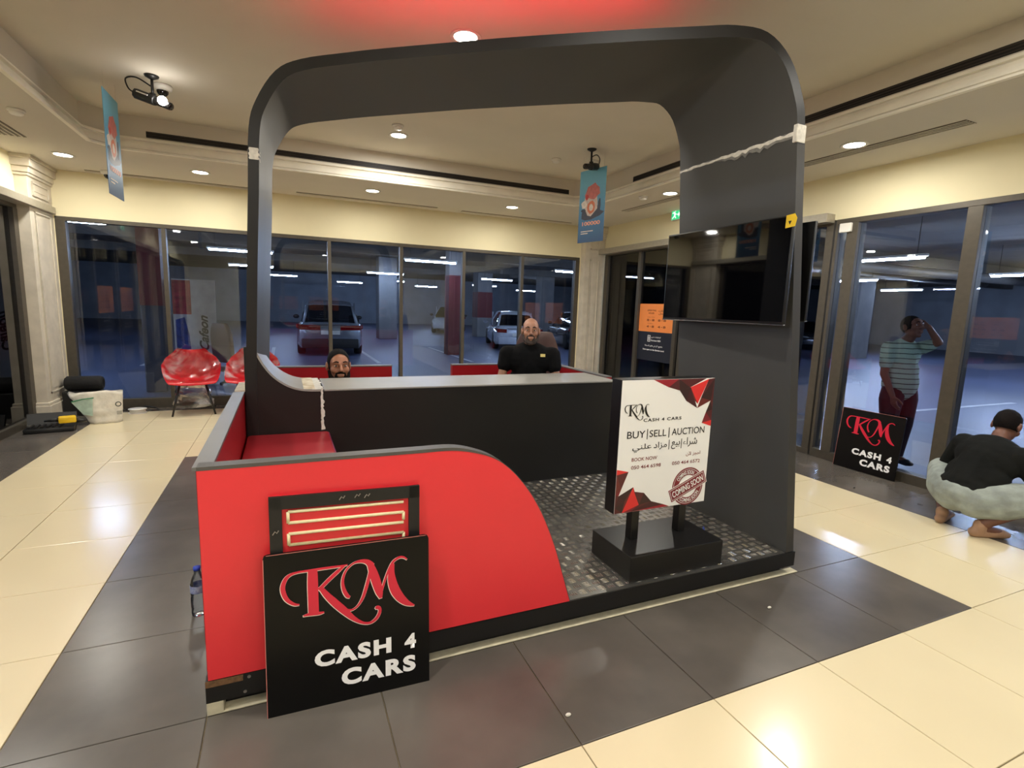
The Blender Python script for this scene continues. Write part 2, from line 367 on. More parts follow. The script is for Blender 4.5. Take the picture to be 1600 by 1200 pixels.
# pilasters
def pilaster(name, x0, x1, y0, y1, face, label):
    r = empty(name, ((x0+x1)/2, (y0+y1)/2, 0)); tag(r, label, kind='structure')
    hx, hy = (x1-x0)/2, (y1-y0)/2
    MB().box(-hx, hx, -hy, hy, 0, ZC).build('shaft', M_pil, r)
    MB().box(-hx-.03, hx+.03, -hy-.03, hy, 0, .19).box(-hx-.018, hx+.018, -hy-.018, hy, .19, .225).build('base', M_pil, r, bevel=.006)
    mb = MB()
    for i, (e, za, zb) in enumerate([(.02, 2.74, 2.77), (.035, 2.77, 2.83), (.06, 2.83, 2.91), (.075, 2.91, 2.95)]): mb.box(-hx-e, hx+e, -hy-e, hy, za, zb)
    mb.build('capital', M_pil, r, bevel=.006)
    mb = MB(); s = 1 if face == '+x' else -1
    def pf(a, b, za, zb, d):
        if face[1] == 'x': mb.box(*(sorted((s*hx, s*(hx+d)))), a, b, za, zb)
        else: mb.box(a, b, -hy-d, -hy, za, zb)
    w = (hy if face[1] == 'x' else hx)
    for za, zb in ((.32, 2.38), (2.55, 2.70)):
        a, b = -w+.1, w-.1
        pf(a, a+.02, za, zb, .012); pf(b-.02, b, za, zb, .012); pf(a, b, za, za+.02, .012); pf(a, b, zb-.02, zb, .012)
        pf(a+.05, b-.05, za+.05, zb-.05, .006)
    mb.build('panel_moulding', M_pil, r, bevel=.004)
    return r
pilaster('trim_4', -3.56, -3.44, 6.2, 6.85, '+x', 'panelled cream pilaster in the back left corner')
pilaster('trim_5', 3.95, 4.34, 6.7, 6.85, '-y', 'panelled cream pilaster in the back right corner')
# ================================================================ kiosk
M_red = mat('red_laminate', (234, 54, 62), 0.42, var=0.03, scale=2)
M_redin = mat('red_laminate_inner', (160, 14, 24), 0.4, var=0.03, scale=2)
M_charc = mat('charcoal_paint', (70, 70, 69), 0.5, var=0.05, scale=2.5, rvar=0.05)
M_dkedge = mat('dark_edge_paint', (19, 18, 17), 0.5, var=0.08, scale=4)
M_cap = mat('grey_capping', (112, 110, 108), 0.45, var=0.06, scale=5)
M_ctop = mat('counter_top_grey', (150, 148, 142), 0.4, var=0.05, scale=4)
M_kblack = mat('black_laminate', (20, 19, 18), 0.45, var=0.1, scale=3)
M_fill = mat('white_filler', (220, 216, 206), 0.9, var=0.12, scale=40, bump=.4, bscale=90)
M_vinyl = mat('red_vinyl', (178, 44, 54), 0.35, var=0.05, scale=3, bump=.05)
M_tread = mat('aluminium_tread', (150, 148, 143), 0.33, metal=0.9, var=0.15, scale=9, rvar=0.08)
M_tread2 = mat('aluminium_tread_bar', (212, 208, 200), 0.22, metal=0.9, var=0.08, scale=20)
K = empty('kiosk', (.3, 2.1, 0), 0, 'red and black sales kiosk with a tall charcoal arch and grey counter', 'kiosk')
KO = Vector((.3, 2.1, 0))
def kp(mb, name, material, parent=None, **kw):
    o = mb.build(name, material, parent or K, **kw)
    if parent is None: o.location = -KO
    return o
# platform
plat = kp(MB().box(-1.2, 1.8, .6, 3.6, .05, .136), 'platform', M_kblack)
kp(MB().box(-1.14, 1.75, .65, 3.55, 0, .05), 'plinth', M_kblack)
kp(MB().box(-1.12, 1.72, .606, 3.55, .136, .14), 'tread_plate', M_tread, plat)
mb = MB(); p = .054; n = 0
for i in range(int(1.75/p)):
    for j in range(int(1.62/p)):
        # 45 degree lattice of five-bar clusters, alternate direction
        cx = -.02+(i+.5)*p; cy = .62+(j+.5)*p
        if cx > 1.70 or cy > 2.19: continue
        if cx < .30 and cy < .68: continue
        if cy < .66 and cx < .28: continue
        al = (i+j) % 2
        for k in range(4):
            t = (k-1.5)*.011; L = .021; wd = .003; h = .0024
            a = (1, 0) if al else (0, 1); b = (0, 1) if al else (1, 0)
            c0 = (cx+b[0]*t, cy+b[1]*t); z = .14
            q = [(c0[0]+a[0]*u*L+b[0]*v*wd, c0[1]+a[1]*u*L+b[1]*v*wd, z) for u, v in ((-1,0),(0,-1),(1,0),(0,1))]
            top = [(c0[0]+a[0]*u*L*.6+b[0]*v*wd*.5, c0[1]+a[1]*u*L*.6+b[1]*v*wd*.5, z+h) for u, v in ((-1,0),(0,-1),(1,0),(0,1))]
            mb.add(q+top, [(4,5,6,7),(0,1,5,4),(1,2,6,5),(2,3,7,6),(3,0,4,7)])
tb = kp(mb, 'tread_bars', M_tread2, plat, fix=True); tag(tb, kind='stuff')
kp(MB().box(-1.2, -1.08, .5985, .601, .112, .136), 'bare_chipboard', mat('bare_chipboard', (112, 82, 54), .9, var=.25, scale=60), plat)
for sx_, sz_ in ((-1.06, .122), (-1.075, .066)): kp(MB().lathe([(.0005,.5975),(.006,.5975),(.006,.6005),(.0005,.6005)], 10, (sx_, 0, sz_), 'y'), 'screw', mat('screw_steel', (170, 165, 160), .3, metal=.9), plat)
# front panel with curved end
curve = arc_pts([(-.42,.915),(-.30,.914),(-.20,.896),(-.11,.862),(-.03,.800),(.05,.705),(.114,.60),(.165,.49),(.205,.385),(.245,.262),(.285,.14)], 5)
poly = [(-1.19,.14),(-1.19,.915)]+curve
fp = kp(MB().prism(poly[::-1], 'y', .598, .652), 'front_panel', M_red)
# capping strip that follows the top edge and the curve
top = [(-1.19,.915)]+curve; mb = MB(); rings = []
for i, (x, z) in enumerate(top):
    a = Vector(top[max(i-1,0)]); b = Vector(top[min(i+1,len(top)-1)]); d = (b-a).normalized(); nn = Vector((-d.y, d.x))
    o = Vector((x, z))+nn*(.013 if i < 8 else max(.003, .013-.001*(i-7)))
    rings.append([(x, .597, z), (o.x, .597, o.y), (o.x, .653, o.y), (x, .653, z)])
mb.loft(rings); kp(mb, 'capping', mat('front_capping_grey', (84, 81, 78), .5, var=.06, scale=5), fp)
# left panel
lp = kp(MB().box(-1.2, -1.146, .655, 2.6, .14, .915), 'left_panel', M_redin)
kp(MB().box(-1.203, -1.143, .6, 2.18, .915, .928), 'capping', M_cap, lp)
kp(MB().box(-1.203, -1.143, 2.26, 2.6, .915, .925), 'unpainted_edge', mat('raw_board', (214, 206, 188), .8, var=.1, scale=30), lp)
# bench
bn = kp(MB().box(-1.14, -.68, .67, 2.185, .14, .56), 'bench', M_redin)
cu = MB().box(-1.138, -.655, .66, 2.19, .56, .65); cuo = kp(cu, 'cushion', M_vinyl, bn, bevel=.018, seg=3, smooth=True)
kp(MB().tube([(-.66, .68, .640), (-.66, 2.17, .640)], .006, 8), 'piping', mat('cushion_piping', (150, 60, 110), .5), bn, smooth=True)
# counter
cf = kp(MB().box(-.69, 1.60, 2.195, 2.24, .14, .913), 'counter_front', M_kblack)
kp(MB().box(1.56, 1.60, 2.24, 2.72, .14, .913), 'counter_end', M_kblack)
kp(MB().box(-.68, 1.605, 2.19, 2.72, .913, .925), 'counter_top', M_ctop, bevel=.003)
# swoosh: curved top band that rises to the left post
sw = arc_pts([(-1.085,1.21),(-1.062,1.155),(-1.028,1.09),(-.985,1.03),(-.935,.985),(-.88,.952),(-.825,.934),(-.76,.926),(-.69,.925)], 4)
mb = MB(); rings = []
for i, (x, z) in enumerate(sw):
    a = Vector(sw[max(i-1,0)]); b = Vector(sw[min(i+1,len(sw)-1)]); d = (b-a).normalized(); nn = Vector((d.y, -d.x)); q = Vector((x, z))+nn*.012
    rings.append([(x, 2.19, z), (x, 2.74, z), (q.x, 2.74, q.y), (q.x, 2.19, q.y)])
mb.loft(rings); swo = kp(mb, 'curved_counter_end', M_ctop, smooth='auto')
poly = [(x+.002, z-.010) for x, z in sw]+[(-.69,.14),(-1.14,.14),(-1.14,1.2)]
kp(MB().prism(poly, 'y', 2.196, 2.24), 'corner_panel', M_kblack)
kp(MB().box(-.815, -.735, 2.20, 2.73, .9275, .9305), 'unpainted_patch', mat('raw_plywood', (196, 176, 140), .85, rgb2=(228, 218, 196), scale=18), swo)
def ragged(pts, wmin, wmax, seed):
    """list of 3D centre points with a width direction -> two ragged edges"""
    rnd = random.Random(seed); return [wmin+(wmax-wmin)*rnd.random() for _ in pts]
# filler on the counter joint
mb = MB(); zs = [.932-.011*i for i in range(26)]; rnd = random.Random(3); rings = []
for z in zs:
    a = -.700-rnd.random()*.005; b = -.690+rnd.random()*.013*(1 if z < .86 else .3)
    rings.append([(a, 2.1945, z), (b, 2.1945, z+.003), (b-.003, 2.1895, z+.003), (a+.003, 2.1895, z)])
mb.loft(rings); kp(mb, 'filler_joint', M_fill, cf)
mb = MB(); rings = []
for k in range(14):
    y = 2.19+k*.04; a = -.745-rnd.random()*.01; b = -.70+rnd.random()*.02
    rings.append([(a, y, .926), (b, y, .926), (b-.002, y, .930), (a+.002, y, .930)])
mb.loft(rings); kp(mb, 'filler_joint', M_fill, cf)
# back and right panels
for (x0, x1) in ((-1.14, .0), (.585, 1.66)):
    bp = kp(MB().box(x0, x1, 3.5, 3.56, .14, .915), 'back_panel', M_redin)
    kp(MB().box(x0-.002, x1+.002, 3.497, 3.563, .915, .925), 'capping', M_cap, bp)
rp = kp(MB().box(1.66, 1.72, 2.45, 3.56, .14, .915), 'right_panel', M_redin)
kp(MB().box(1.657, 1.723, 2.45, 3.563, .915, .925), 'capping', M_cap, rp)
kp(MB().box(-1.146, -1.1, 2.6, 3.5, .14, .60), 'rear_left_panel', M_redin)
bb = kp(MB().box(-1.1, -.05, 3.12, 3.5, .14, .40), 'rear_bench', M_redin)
kp(MB().box(-1.1, -.05, 3.1, 3.5, .40, .45), 'cushion', M_vinyl, bb, bevel=.015, smooth=True)

# arch: ribbon whose front edge runs diagonally in plan
st = [(-1.13,2.19,.14),(-1.133,2.19,.9),(-1.106,2.165,1.6),(-1.080,2.136,2.10),(-1.064,2.128,2.45),(-1.019,2.103,2.604),(-.915,2.048,2.754),(-.783,1.978,2.814),(-.55,1.853,2.846),(-.368,1.756,2.866),
      (.0,1.56,2.898),(.25,1.428,2.919),(.55,1.267,2.938),(.84,1.112,2.955),(1.10,.973,2.966),(1.269,.883,2.970),(1.413,.807,2.936),(1.522,.748,2.814),(1.592,.709,2.629),(1.62,.696,2.473),(1.652,.680,2.05),(1.694,.657,1.478),(1.745,.630,.75),(1.79,.606,.14)]
sp = arc_pts(st, 4)
def ribbon_sections():
    res = []
    for i, (x, y, z) in enumerate(sp):
        a = sp[max(i-1,0)]; b = sp[min(i+1,len(sp)-1)]
        t = Vector((b[0]-a[0], b[2]-a[2])).normalized(); nn = Vector((t.y, -t.x))     # inward (towards the opening)
        u = i/(len(sp)-1); tf = .058; tb_ = .112
        wy = .80+.06*max(0, (u-.75)/.25)
        fo = Vector((x, y, z)); fi = Vector((x+nn.x*tf, y, z+nn.y*tf))
        bo = Vector((x, y+wy, z)); bi = Vector((x+nn.x*tb_, y+wy, z+nn.y*tb_))
        res.append((fo, fi, bi, bo))
    return res
RS = ribbon_sections()
mb = MB(); n = len(RS)
vsr = [p for r in RS for p in r]; mb.v = [tuple(p) for p in vsr]
for i in range(n-1):
    a = i*4; b = a+4
    for q, mi in (((a, a+1, b+1, b), 2 if RS[i][0].x > .5 and RS[i][0].z < 2.44 else 1), ((a+1, a+2, b+2, b+1), 0), ((a+2, a+3, b+3, b+2), 1), ((a+3, a, b, b+3), 1)):
        mb.f.append(q); mb.mi.append(mi)
mb.f += [(0,3,2,1), ((n-1)*4, (n-1)*4+1, (n-1)*4+2, (n-1)*4+3)]; mb.mi += [1, 1]
arch = kp(mb, 'arch', [M_charc, M_dkedge, mat('pillar_edge_grey', (52, 50, 47), .5, var=.06, scale=4)], smooth='auto')
# light strip lying on top of the arch
ti = [i for i in range(n) if -.75 < RS[i][0].x < 1.15]
mb = MB(); rings = []
for i in ti:
    fo, fi, bi, bo = RS[i]; q = fo.lerp(bo, .5); rings.append([(q.x, q.y-.03, q.z+.001), (q.x, q.y+.03, q.z+.001), (q.x, q.y+.03, q.z+.012), (q.x, q.y-.03, q.z+.012)])
mb.loft(rings); kp(mb, 'red_light_strip', emis('red_led_strip', None, 15.0, (1.0, .05, .06)), arch)
# white filler seams on the pillar and the left post
def station_at(z, side):
    c = [i for i in range(n) if (RS[i][0].x > .5) == (side > 0)]
    return min(c, key=lambda i: abs(RS[i][0].z-z))
mb = MB(); rings = []; rnd = random.Random(5); N = 34
for k in range(N+1):
    u = k/N; zc = 2.44-.03*u; i = min((j for j in range(n) if RS[j][0].x > .5 and RS[j][0].z < 2.8), key=lambda j: abs(RS[j][0].z-zc))
    q = RS[i]; q2 = RS[i+1]; t = (q[0].z-zc)/max(1e-6, q[0].z-q2[0].z)
    p = q[1].lerp(q[2], u).lerp(q2[1].lerp(q2[2], u), t)
    h1 = .004+rnd.random()*.010; h2 = .004+rnd.random()*(.020 if .15 < u < .5 else .007)
    rings.append([(p.x-.0015, p.y, zc+h1), (p.x-.004, p.y, zc+h1*.6), (p.x-.004, p.y, zc-h2*.6), (p.x-.0015, p.y, zc-h2), (p.x+.01, p.y, zc)])
mb.loft(rings); kp(mb, 'filler_seam', M_fill, arch)
mb = MB(); rings2 = []
for k, rg in enumerate(rings):
    u = k/N; ex = .022*max(0, math.sin(PI*min(1, u*1.3+.1)))*(.4+.6*rnd.random()); a = rg[3]
    rings2.append([(a[0]+.0002, a[1], a[2]+.02), (a[0]-.0006, a[1], a[2]+.02), (a[0]-.0006, a[1], a[2]-ex), (a[0]+.0002, a[1], a[2]-ex-.002)])
mb.loft(rings2); kp(mb, 'filler_smear', mat('filler_smear_grey', (122, 120, 116), .8, var=.2, scale=30), arch)
i = station_at(2.44, 1); q = RS[i][0]; q1 = RS[i][1]
kp(MB().box(q1.x-.004, q.x+.006, q.y-.005, q.y+.02, 2.395, 2.485), 'filler_patch', M_fill, arch, bevel=.004)
i = station_at(2.30, -1); q = RS[i][0]; q1 = RS[i][1]; mb = MB(); rings = []
for k in range(9):
    z = 2.285+k*.008; a = rnd.random()*.008; b = rnd.random()*.012
    rings.append([(q.x+.002+a, q.y-.003, z), (q1.x+.004-a, q.y-.003, z), (q1.x+.006, q.y+.05+b*4, z), (q.x-.002, q.y+.05, z)])
mb.loft(rings); kp(mb, 'filler_patch', M_fill, arch)
for ch_ in K.children: pass

# tape strip on the floor at the plinth
mt = mat('masking_tape', (206, 198, 170), .8, var=.08, scale=25)
r = empty('floor_tape', (.3, .6, 0), 0, 'pale sealant strip on the floor along the kiosk front', 'tape')
MB().box(-1.5, 1.54, -.0, .05, 0, .006).build('front_strip', mt, r, bevel=.002)
MB().box(-1.5, -1.445, -.0, .10, 0, .05).build('corner_piece', mt, r, bevel=.004)

# ================================================================ televisions
M_screen = mat('tv_screen', (5, 5, 7), 0.03, var=0.02, coat=.3)
M_tvback = mat('tv_back', (40, 40, 42), 0.5)
M_chrome = mat('silver_trim', (160, 160, 160), 0.25, metal=1)
def television(loc, rz, label, tag_it, arm=.075, tilt=0):
    r = empty('television', loc, rz, label, 'television'); r.rotation_euler = (tilt, 0, rz)
    W, H = .965, .565     # screen faces local -y, centre at origin
    MB().box(-W/2, W/2, 0, .022, -H/2, H/2).build('panel', M_bplastic, r, bevel=.004, smooth=True)
    MB().box(-W/2+.008, W/2-.008, -.0012, 0, -H/2+.014, H/2-.008).build('screen', M_screen, r)
    MB().box(-W/2, W/2, -.003, .02, -H/2-.006, -H/2).build('bottom_trim', M_chrome, r, bevel=.001)
    MB().hexa([(-W*.42,.022,-H*.42),(W*.42,.022,-H*.42),(W*.42,.022,H*.3),(-W*.42,.022,H*.3)][::1], [(-W*.36,.042,-H*.36),(W*.36,.042,-H*.36),(W*.36,.042,H*.2),(-W*.36,.042,H*.2)]).build('back_housing', M_tvback, r, fix=True)
    MB().box(-.12, .12, .040, .050, -.12, .12).box(-.02, .02, .045, arm, -.1, .1).build('wall_mount', M_bplastic, r)
    if tag_it:
        MB().prism([(W/2-.045,H/2-.065),(W/2+.012,H/2-.06),(W/2+.02,H/2-.02),(W/2+.005,H/2+.004),(W/2-.045,H/2)][::-1], 'y', -.0025, -.0014).build('yellow_sticker', mat('yellow_sticker', (235, 196, 40), .5), r)
        MB().prism([(W/2-.03,H/2-.03),(W/2-.01,H/2-.03),(W/2-.02,H/2-.05)], 'y', -.0030, -.0026).build('sticker_mark', M_bplastic, r)
    return r
television((1.515, 1.10, 1.733), PI/2*3, 'large black television on the inner side of the arch pillar', True)
television((1.895, 1.25, 1.755), PI/2, 'television on the outer side of the arch pillar seen from behind', False, .215)
# ================================================================ KM logo strokes (x, z, width in metres on a 0.59 board)
LOGO=[
  [(0.1162, 0.4056, 0.0048), (0.0998, 0.4096, 0.0095), (0.0793, 0.4267, 0.0134), (0.0673, 0.4496, 0.0157), (0.0629, 0.4776, 0.0157), (0.071, 0.5042, 0.0133), (0.0863, 0.5198, 0.0102), (0.1119, 0.5263, 0.0071), (0.1574, 0.5272, 0.008), (0.2195, 0.5272, 0.0082), (0.259, 0.5267, 0.0066), (0.2847, 0.5278, 0.0042)],
  [(0.1635, 0.5236, 0.0322), (0.1631, 0.4783, 0.0355), (0.1633, 0.4278, 0.0356), (0.164, 0.3636, 0.0357)],
  [(0.1287, 0.3605, 0.0048), (0.147, 0.3628, 0.0105), (0.1655, 0.3625, 0.013), (0.184, 0.3605, 0.0106), (0.1996, 0.3617, 0.0049)],
  [(0.2734, 0.5262, 0.0067), (0.2506, 0.5085, 0.0124), (0.2224, 0.4851, 0.0131), (0.1943, 0.4594, 0.0122), (0.1824, 0.4497, 0.0114)],
  [(0.1866, 0.4608, 0.013), (0.2091, 0.4262, 0.0213), (0.2397, 0.3881, 0.0265), (0.2708, 0.353, 0.0251), (0.3023, 0.3182, 0.0169), (0.3345, 0.2943, 0.0094), (0.3634, 0.2884, 0.0086), (0.3863, 0.3014, 0.0113), (0.3986, 0.3219, 0.0113), (0.399, 0.3377, 0.0122), (0.3907, 0.3437, 0.0139), (0.3839, 0.3398, 0.0078)],
  [(0.2474, 0.3781, 0.01), (0.2709, 0.3598, 0.0084), (0.295, 0.3517, 0.0067), (0.3181, 0.3629, 0.0068), (0.3368, 0.3907, 0.0102), (0.3501, 0.4284, 0.0119), (0.3619, 0.4701, 0.012), (0.3702, 0.5054, 0.012)],
  [(0.2913, 0.4026, 0.0084), (0.2818, 0.4095, 0.0134), (0.2711, 0.4321, 0.0133), (0.2662, 0.4604, 0.0108), (0.2709, 0.4897, 0.0083), (0.2844, 0.5141, 0.0067), (0.3075, 0.5311, 0.0067), (0.3337, 0.5347, 0.0118), (0.3566, 0.5276, 0.0187), (0.3711, 0.5105, 0.0257)],
  [(0.3663, 0.5174, 0.0222), (0.3779, 0.4805, 0.0309), (0.3895, 0.439, 0.0328), (0.3988, 0.4022, 0.026), (0.4041, 0.3783, 0.0104)],
  [(0.4017, 0.3805, 0.0069), (0.411, 0.4177, 0.0078), (0.4238, 0.4579, 0.0078), (0.4383, 0.4926, 0.0079), (0.4542, 0.5167, 0.0088), (0.4752, 0.5277, 0.0079), (0.4908, 0.5262, 0.0071), (0.5046, 0.516, 0.0044)],
  [(0.4506, 0.5066, 0.0123), (0.4447, 0.4739, 0.0227), (0.4473, 0.4379, 0.0316), (0.4585, 0.4003, 0.0352), (0.4768, 0.3684, 0.0319), (0.499, 0.3445, 0.0232), (0.519, 0.3317, 0.0126), (0.5322, 0.3265, 0.0045)],
]
def logo_mesh(name, material, parent, frame, scale=1.0, origin=(0,0), thick=0.0, grow=0.0, shift=(0,0), depth=0.0):
    """frame maps (x, z, depth) to local coordinates"""
    mb = MB(); kk = 0
    for L in LOGO:
        pts = arc_pts(L, 5); rings = []; kk += 1
        for i, (x, z, wd) in enumerate(pts):
            a = Vector(pts[max(i-1,0)][:2]); b = Vector(pts[min(i+1,len(pts)-1)][:2]); d = (b-a).normalized(); nn = Vector((-d.y, d.x))
            h = max(wd, .003)/2+grow; c = Vector((x+shift[0], z+shift[1]))
            e = c+d*(grow if i == len(pts)-1 else (-grow if i == 0 else 0))
            p, q = e+nn*h, e-nn*h; dd = depth+kk*.00004
            f = [frame(((p.x-origin[0])*scale, (p.y-origin[1])*scale, dd+thick)), frame(((q.x-origin[0])*scale, (q.y-origin[1])*scale, dd+thick)),
                 frame(((q.x-origin[0])*scale, (q.y-origin[1])*scale, dd)), frame(((p.x-origin[0])*scale, (p.y-origin[1])*scale, dd))]
            rings.append(f)
        mb.loft(rings)
    return mb.build(name, material, parent, fix=False)
M_signblack = mat('sign_black_acrylic', (10, 10, 10), 0.35, var=0.15, scale=2, spec=.25)
M_logored = mat('logo_red', (214, 34, 62), 0.35, var=0.03)
M_lwhite = mat('letter_white', (254, 254, 254), 0.45, var=0.01)
M_logoedge = mat('logo_edge_white', (245, 236, 222), 0.4, var=0.02)
def km_board(loc, rz, lean, label, edged):
    r = empty('sign_board', loc, 0, label, 'sign'); r.rotation_euler = Euler((-lean, 0, rz), 'XYZ')
    W, H, T = .59, .602, .012
    mb = MB().prism([(0,0),(W,0),(W,H-.014),(W-.004,H-.004),(W-.014,H),(.014,H),(.004,H-.004),(0,H-.014)], 'y', 0, T); mb.build('board', M_signblack, r, fix=True)
    MB().prism([(.0,0),(.0025,0),(.0025,H-.014),(.0,H-.014)], 'y', -.0006, 0).box(.012, W-.012, -.0006, 0, H-.0022, H).build('lit_edge', mat('board_edge_rose', (196, 120, 110), .5), r)
    fr = lambda p: (p[0], -p[2], p[1])
    if edged: logo_mesh('logo_outline', M_logoedge, r, fr, thick=.0008, grow=.0012, shift=(-.0012, -.0016), depth=.0004)
    logo_mesh('logo', M_logored, r, fr, thick=.0014, depth=.0009 if edged else .0004)
    fit_text('lettering', 'CASH', M_lwhite, r, .163, .441, .153, -.002, cap_h=.063, offset=.05, spacing=1.2)
    fit_text('lettering', '4', M_lwhite, r, .492, .537, .153, -.002, cap_h=.061, offset=.05)
    fit_text('lettering', 'CARS', M_lwhite, r, .256, .535, .060, -.002, cap_h=.066, offset=.05, spacing=1.2)
    return r
# ================================================================ light box frame leaning on the red panel, and the board in front
r = empty('light_frame', (-.975, .5475, 0), 0, 'black metal frame with rows of cream light tubes leaning on the red panel', 'light box')
r.rotation_euler = (-.036, 0, 0)
FW, FH = .537, .805
M_fr = mat('frame_black', (26, 25, 24), .5)
mb = MB().prism([(0,0),(FW,0),(FW,FH-.02),(0,FH)][::1], 'y', .012, .018); mb.build('backing', M_red, r, fix=True)
for nm, q in (('frame_bar', (0,.042,0,FH-.002)), ('frame_bar', (FW-.042,FW,0,FH-.012))):
    MB().box(q[0], q[1], 0, .012, q[2], q[3]).build(nm, M_fr, r, bevel=.002)
MB().hexa([(.0,0,FH-.047),(FW,0,FH-.060),(FW,.012,FH-.060),(.0,.012,FH-.047)], [(.0,0,FH),(FW,0,FH-.014),(FW,.012,FH-.014),(.0,.012,FH)]).build('frame_bar', M_fr, r, fix=True)
MB().box(0, FW, 0, .012, 0, .042).build('frame_bar', M_fr, r)
M_tube = mat('cream_led_tube', (240, 226, 180), .4, var=.05, scale=60)
xa, xb = .062, FW-.062
zt = [FH-.062-.041*k for k in range(16)]
for k in range(15):
    za, zb = zt[k], zt[k+1]
    sl = -.012
    if k % 2 == 0 or k > 2:
        pts = [(xa, .007, za), (xb, .007, za+sl)] 
        MB().tube(pts, .0060, 8).build('led_tube', M_tube, r, True)
    if k % 2 == 0:
        MB().tube([(xa, .007, za), (xa, .007, zb)], .0060, 8).build('led_tube', M_tube, r, True)
    else:
        MB().tube([(xb, .007, za+sl), (xb, .007, za+sl-.03)], .0060, 8).build('led_tube', M_tube, r, True)
        MB().tube([(xa, .007, za), (xb, .007, za+sl)], .0060, 8).build('led_tube', M_tube, r, True)
for (x, z) in ((.245, FH-.028), (.30, FH-.026), (.335, FH-.03), (.018, FH-.13)):
    MB().tube([(x-.008, -.001, z-.008), (x, -.002, z+.004), (x+.006, -.001, z-.003), (x+.012, -.0015, z+.006)], .0018, 6).build('wire_stub', mat('wire_grey', (150, 140, 130), .5), r)
km_board((-1.001, .512, 0), -.03, .072, 'black sign with a white edged red logo leaning on the red kiosk panel', True)
# second board leaning on the glass
km_board((4.265, 2.085, .005), -PI/2+.02, .10, 'black sign with a plain red logo leaning on the right window glass', False)

# ================================================================ sign stand
S = empty('sign_stand', (.945, .805, .1426), 0, 'white advertising sign on two black posts and a black box base', 'sign')
SO = Vector((.945, .805, .14))
M_sb = mat('stand_black', (16, 15, 15), .35, var=.1, scale=3)
def sp_(mb, name, material, parent=None, **kw):
    o = mb.build(name, material, parent or S, **kw)
    if parent is None: o.location = -SO
    return o
sp_(MB().box(.645, 1.253, .628, .985, .14, .276), 'base', M_sb, bevel=.003)
for x in (.765, 1.085): sp_(MB().box(x, x+.048, .80, .848, .276, .46), 'post', M_sb, bevel=.002)
X0, X1, Z0, Z1, YS = .632, 1.24, .445, 1.150, .78
brd = sp_(MB().box(X0, X1, YS, YS+.085, Z0, Z1), 'panel', M_sb, bevel=.002)
sp_(MB().box(X0+.002, X1-.002, YS-.002, YS, Z0+.002, Z1-.002), 'face', mat('sign_face_white', (240, 240, 238), .4, var=.01), brd)
def uv(u, v): return (X0+u*(X1-X0), Z0+v*(Z1-Z0))
def flat(name, pts, material, d, parent=brd):
    mb = MB(); q = [uv(min(max(u, .004), .996), min(max(v, .004), .996)) for u, v in pts]
    a = sum(q[i][0]*q[(i+1) % len(q)][1]-q[(i+1) % len(q)][0]*q[i][1] for i in range(len(q)))
    if a < 0: q = q[::-1]
    return sp_(mb.prism(q, 'y', YS-.002-d, YS-.0015), name, material, parent)
C_ = {k: mat('print_'+k, c, .4, var=.02) for k, c in dict(maroon=(84, 30, 32), dark=(52, 27, 26), red=(222, 46, 44), crimson=(150, 28, 42), brown=(104, 38, 34), deep=(64, 24, 28), ink=(24, 22, 22), claret=(122, 30, 40)).items()}
T1 = [((.32,.996),(.484,.937),(.592,.996),'crimson'), ((.484,.937),(.608,.909),(.592,.996),'maroon'), ((.592,.996),(.608,.909),(.72,.93),'dark'), ((.592,.996),(.72,.93),(.90,.996),'maroon'),
      ((.608,.909),(.689,.827),(.727,.931),'dark'), ((.689,.827),(.82,.767),(.727,.931),'deep'), ((.727,.931),(.929,.99),(.82,.80),'red'), ((.727,.931),(.82,.80),(.78,.83),'brown'),
      ((.929,.99),(.855,.847),(.82,.767),'claret'), ((.929,.99),(.996,.996),(.855,.847),'maroon'), ((.855,.847),(.82,.767),(.97,.821),'brown'), ((.855,.847),(.97,.821),(.996,.996),'dark'), ((.97,.821),(.996,.996),(.996,.75),'maroon'),
      ((.97,.821),(.925,.73),(.996,.75),'dark'), ((.925,.73),(.887,.647),(.996,.66),'claret'), ((.925,.73),(.996,.75),(.996,.66),'maroon'), ((.887,.647),(.996,.618),(.996,.665),'red')]
B1 = [((.002,.341),(.123,.316),(.002,.30),'red'), ((.002,.30),(.123,.316),(.06,.19),'maroon'), ((.002,.30),(.06,.19),(.002,.15),'brown'), ((.002,.15),(.06,.19),(.035,.137),'claret'), ((.002,.15),(.035,.137),(.002,.05),'maroon'),
      ((.035,.137),(.183,.194),(.10,.09),'dark'), ((.002,.05),(.035,.137),(.10,.09),'deep'), ((.002,.05),(.10,.09),(.081,.004),'dark'), ((.002,.05),(.081,.004),(.002,.004),'maroon'), ((.183,.194),(.10,.09),(.081,.004),'brown'),
      ((.183,.194),(.081,.004),(.254,.05),'red'), ((.081,.004),(.254,.05),(.169,.004),'claret'), ((.183,.194),(.195,.158),(.254,.05),'claret'), ((.195,.158),(.301,.139),(.254,.05),'maroon'), ((.301,.139),(.385,.065),(.254,.05),'dark'),
      ((.385,.065),(.254,.05),(.169,.004),'maroon'), ((.385,.065),(.169,.004),(.524,.026),'deep'), ((.524,.026),(.169,.004),(.59,.004),'crimson')]
for i, t in enumerate(T1+B1): flat('facet', t[:3], C_[t[3]], .0006+.00001*i)
YT = YS-.0032
ww = X1-X0; hh = Z1-Z0
fr = lambda p: (p[0], YT-.0002-p[2], p[1])
lx, lz = uv(.042, .70)
lg = logo_mesh('logo', C_['ink'], brd, lambda p: (lx+p[0], YT-p[2], lz+p[1]), scale=ww*.262/.475, origin=(.058,.283), thick=.0004)
def st(body, u0, u1, v0, material, cap=None, name='lettering', **kw):
    x0, z = uv(u0, v0); x1, _ = uv(u1, v0); return fit_text(name, body, material, brd, x0, x1, z, YT, cap_h=cap*hh if cap else None, **kw)
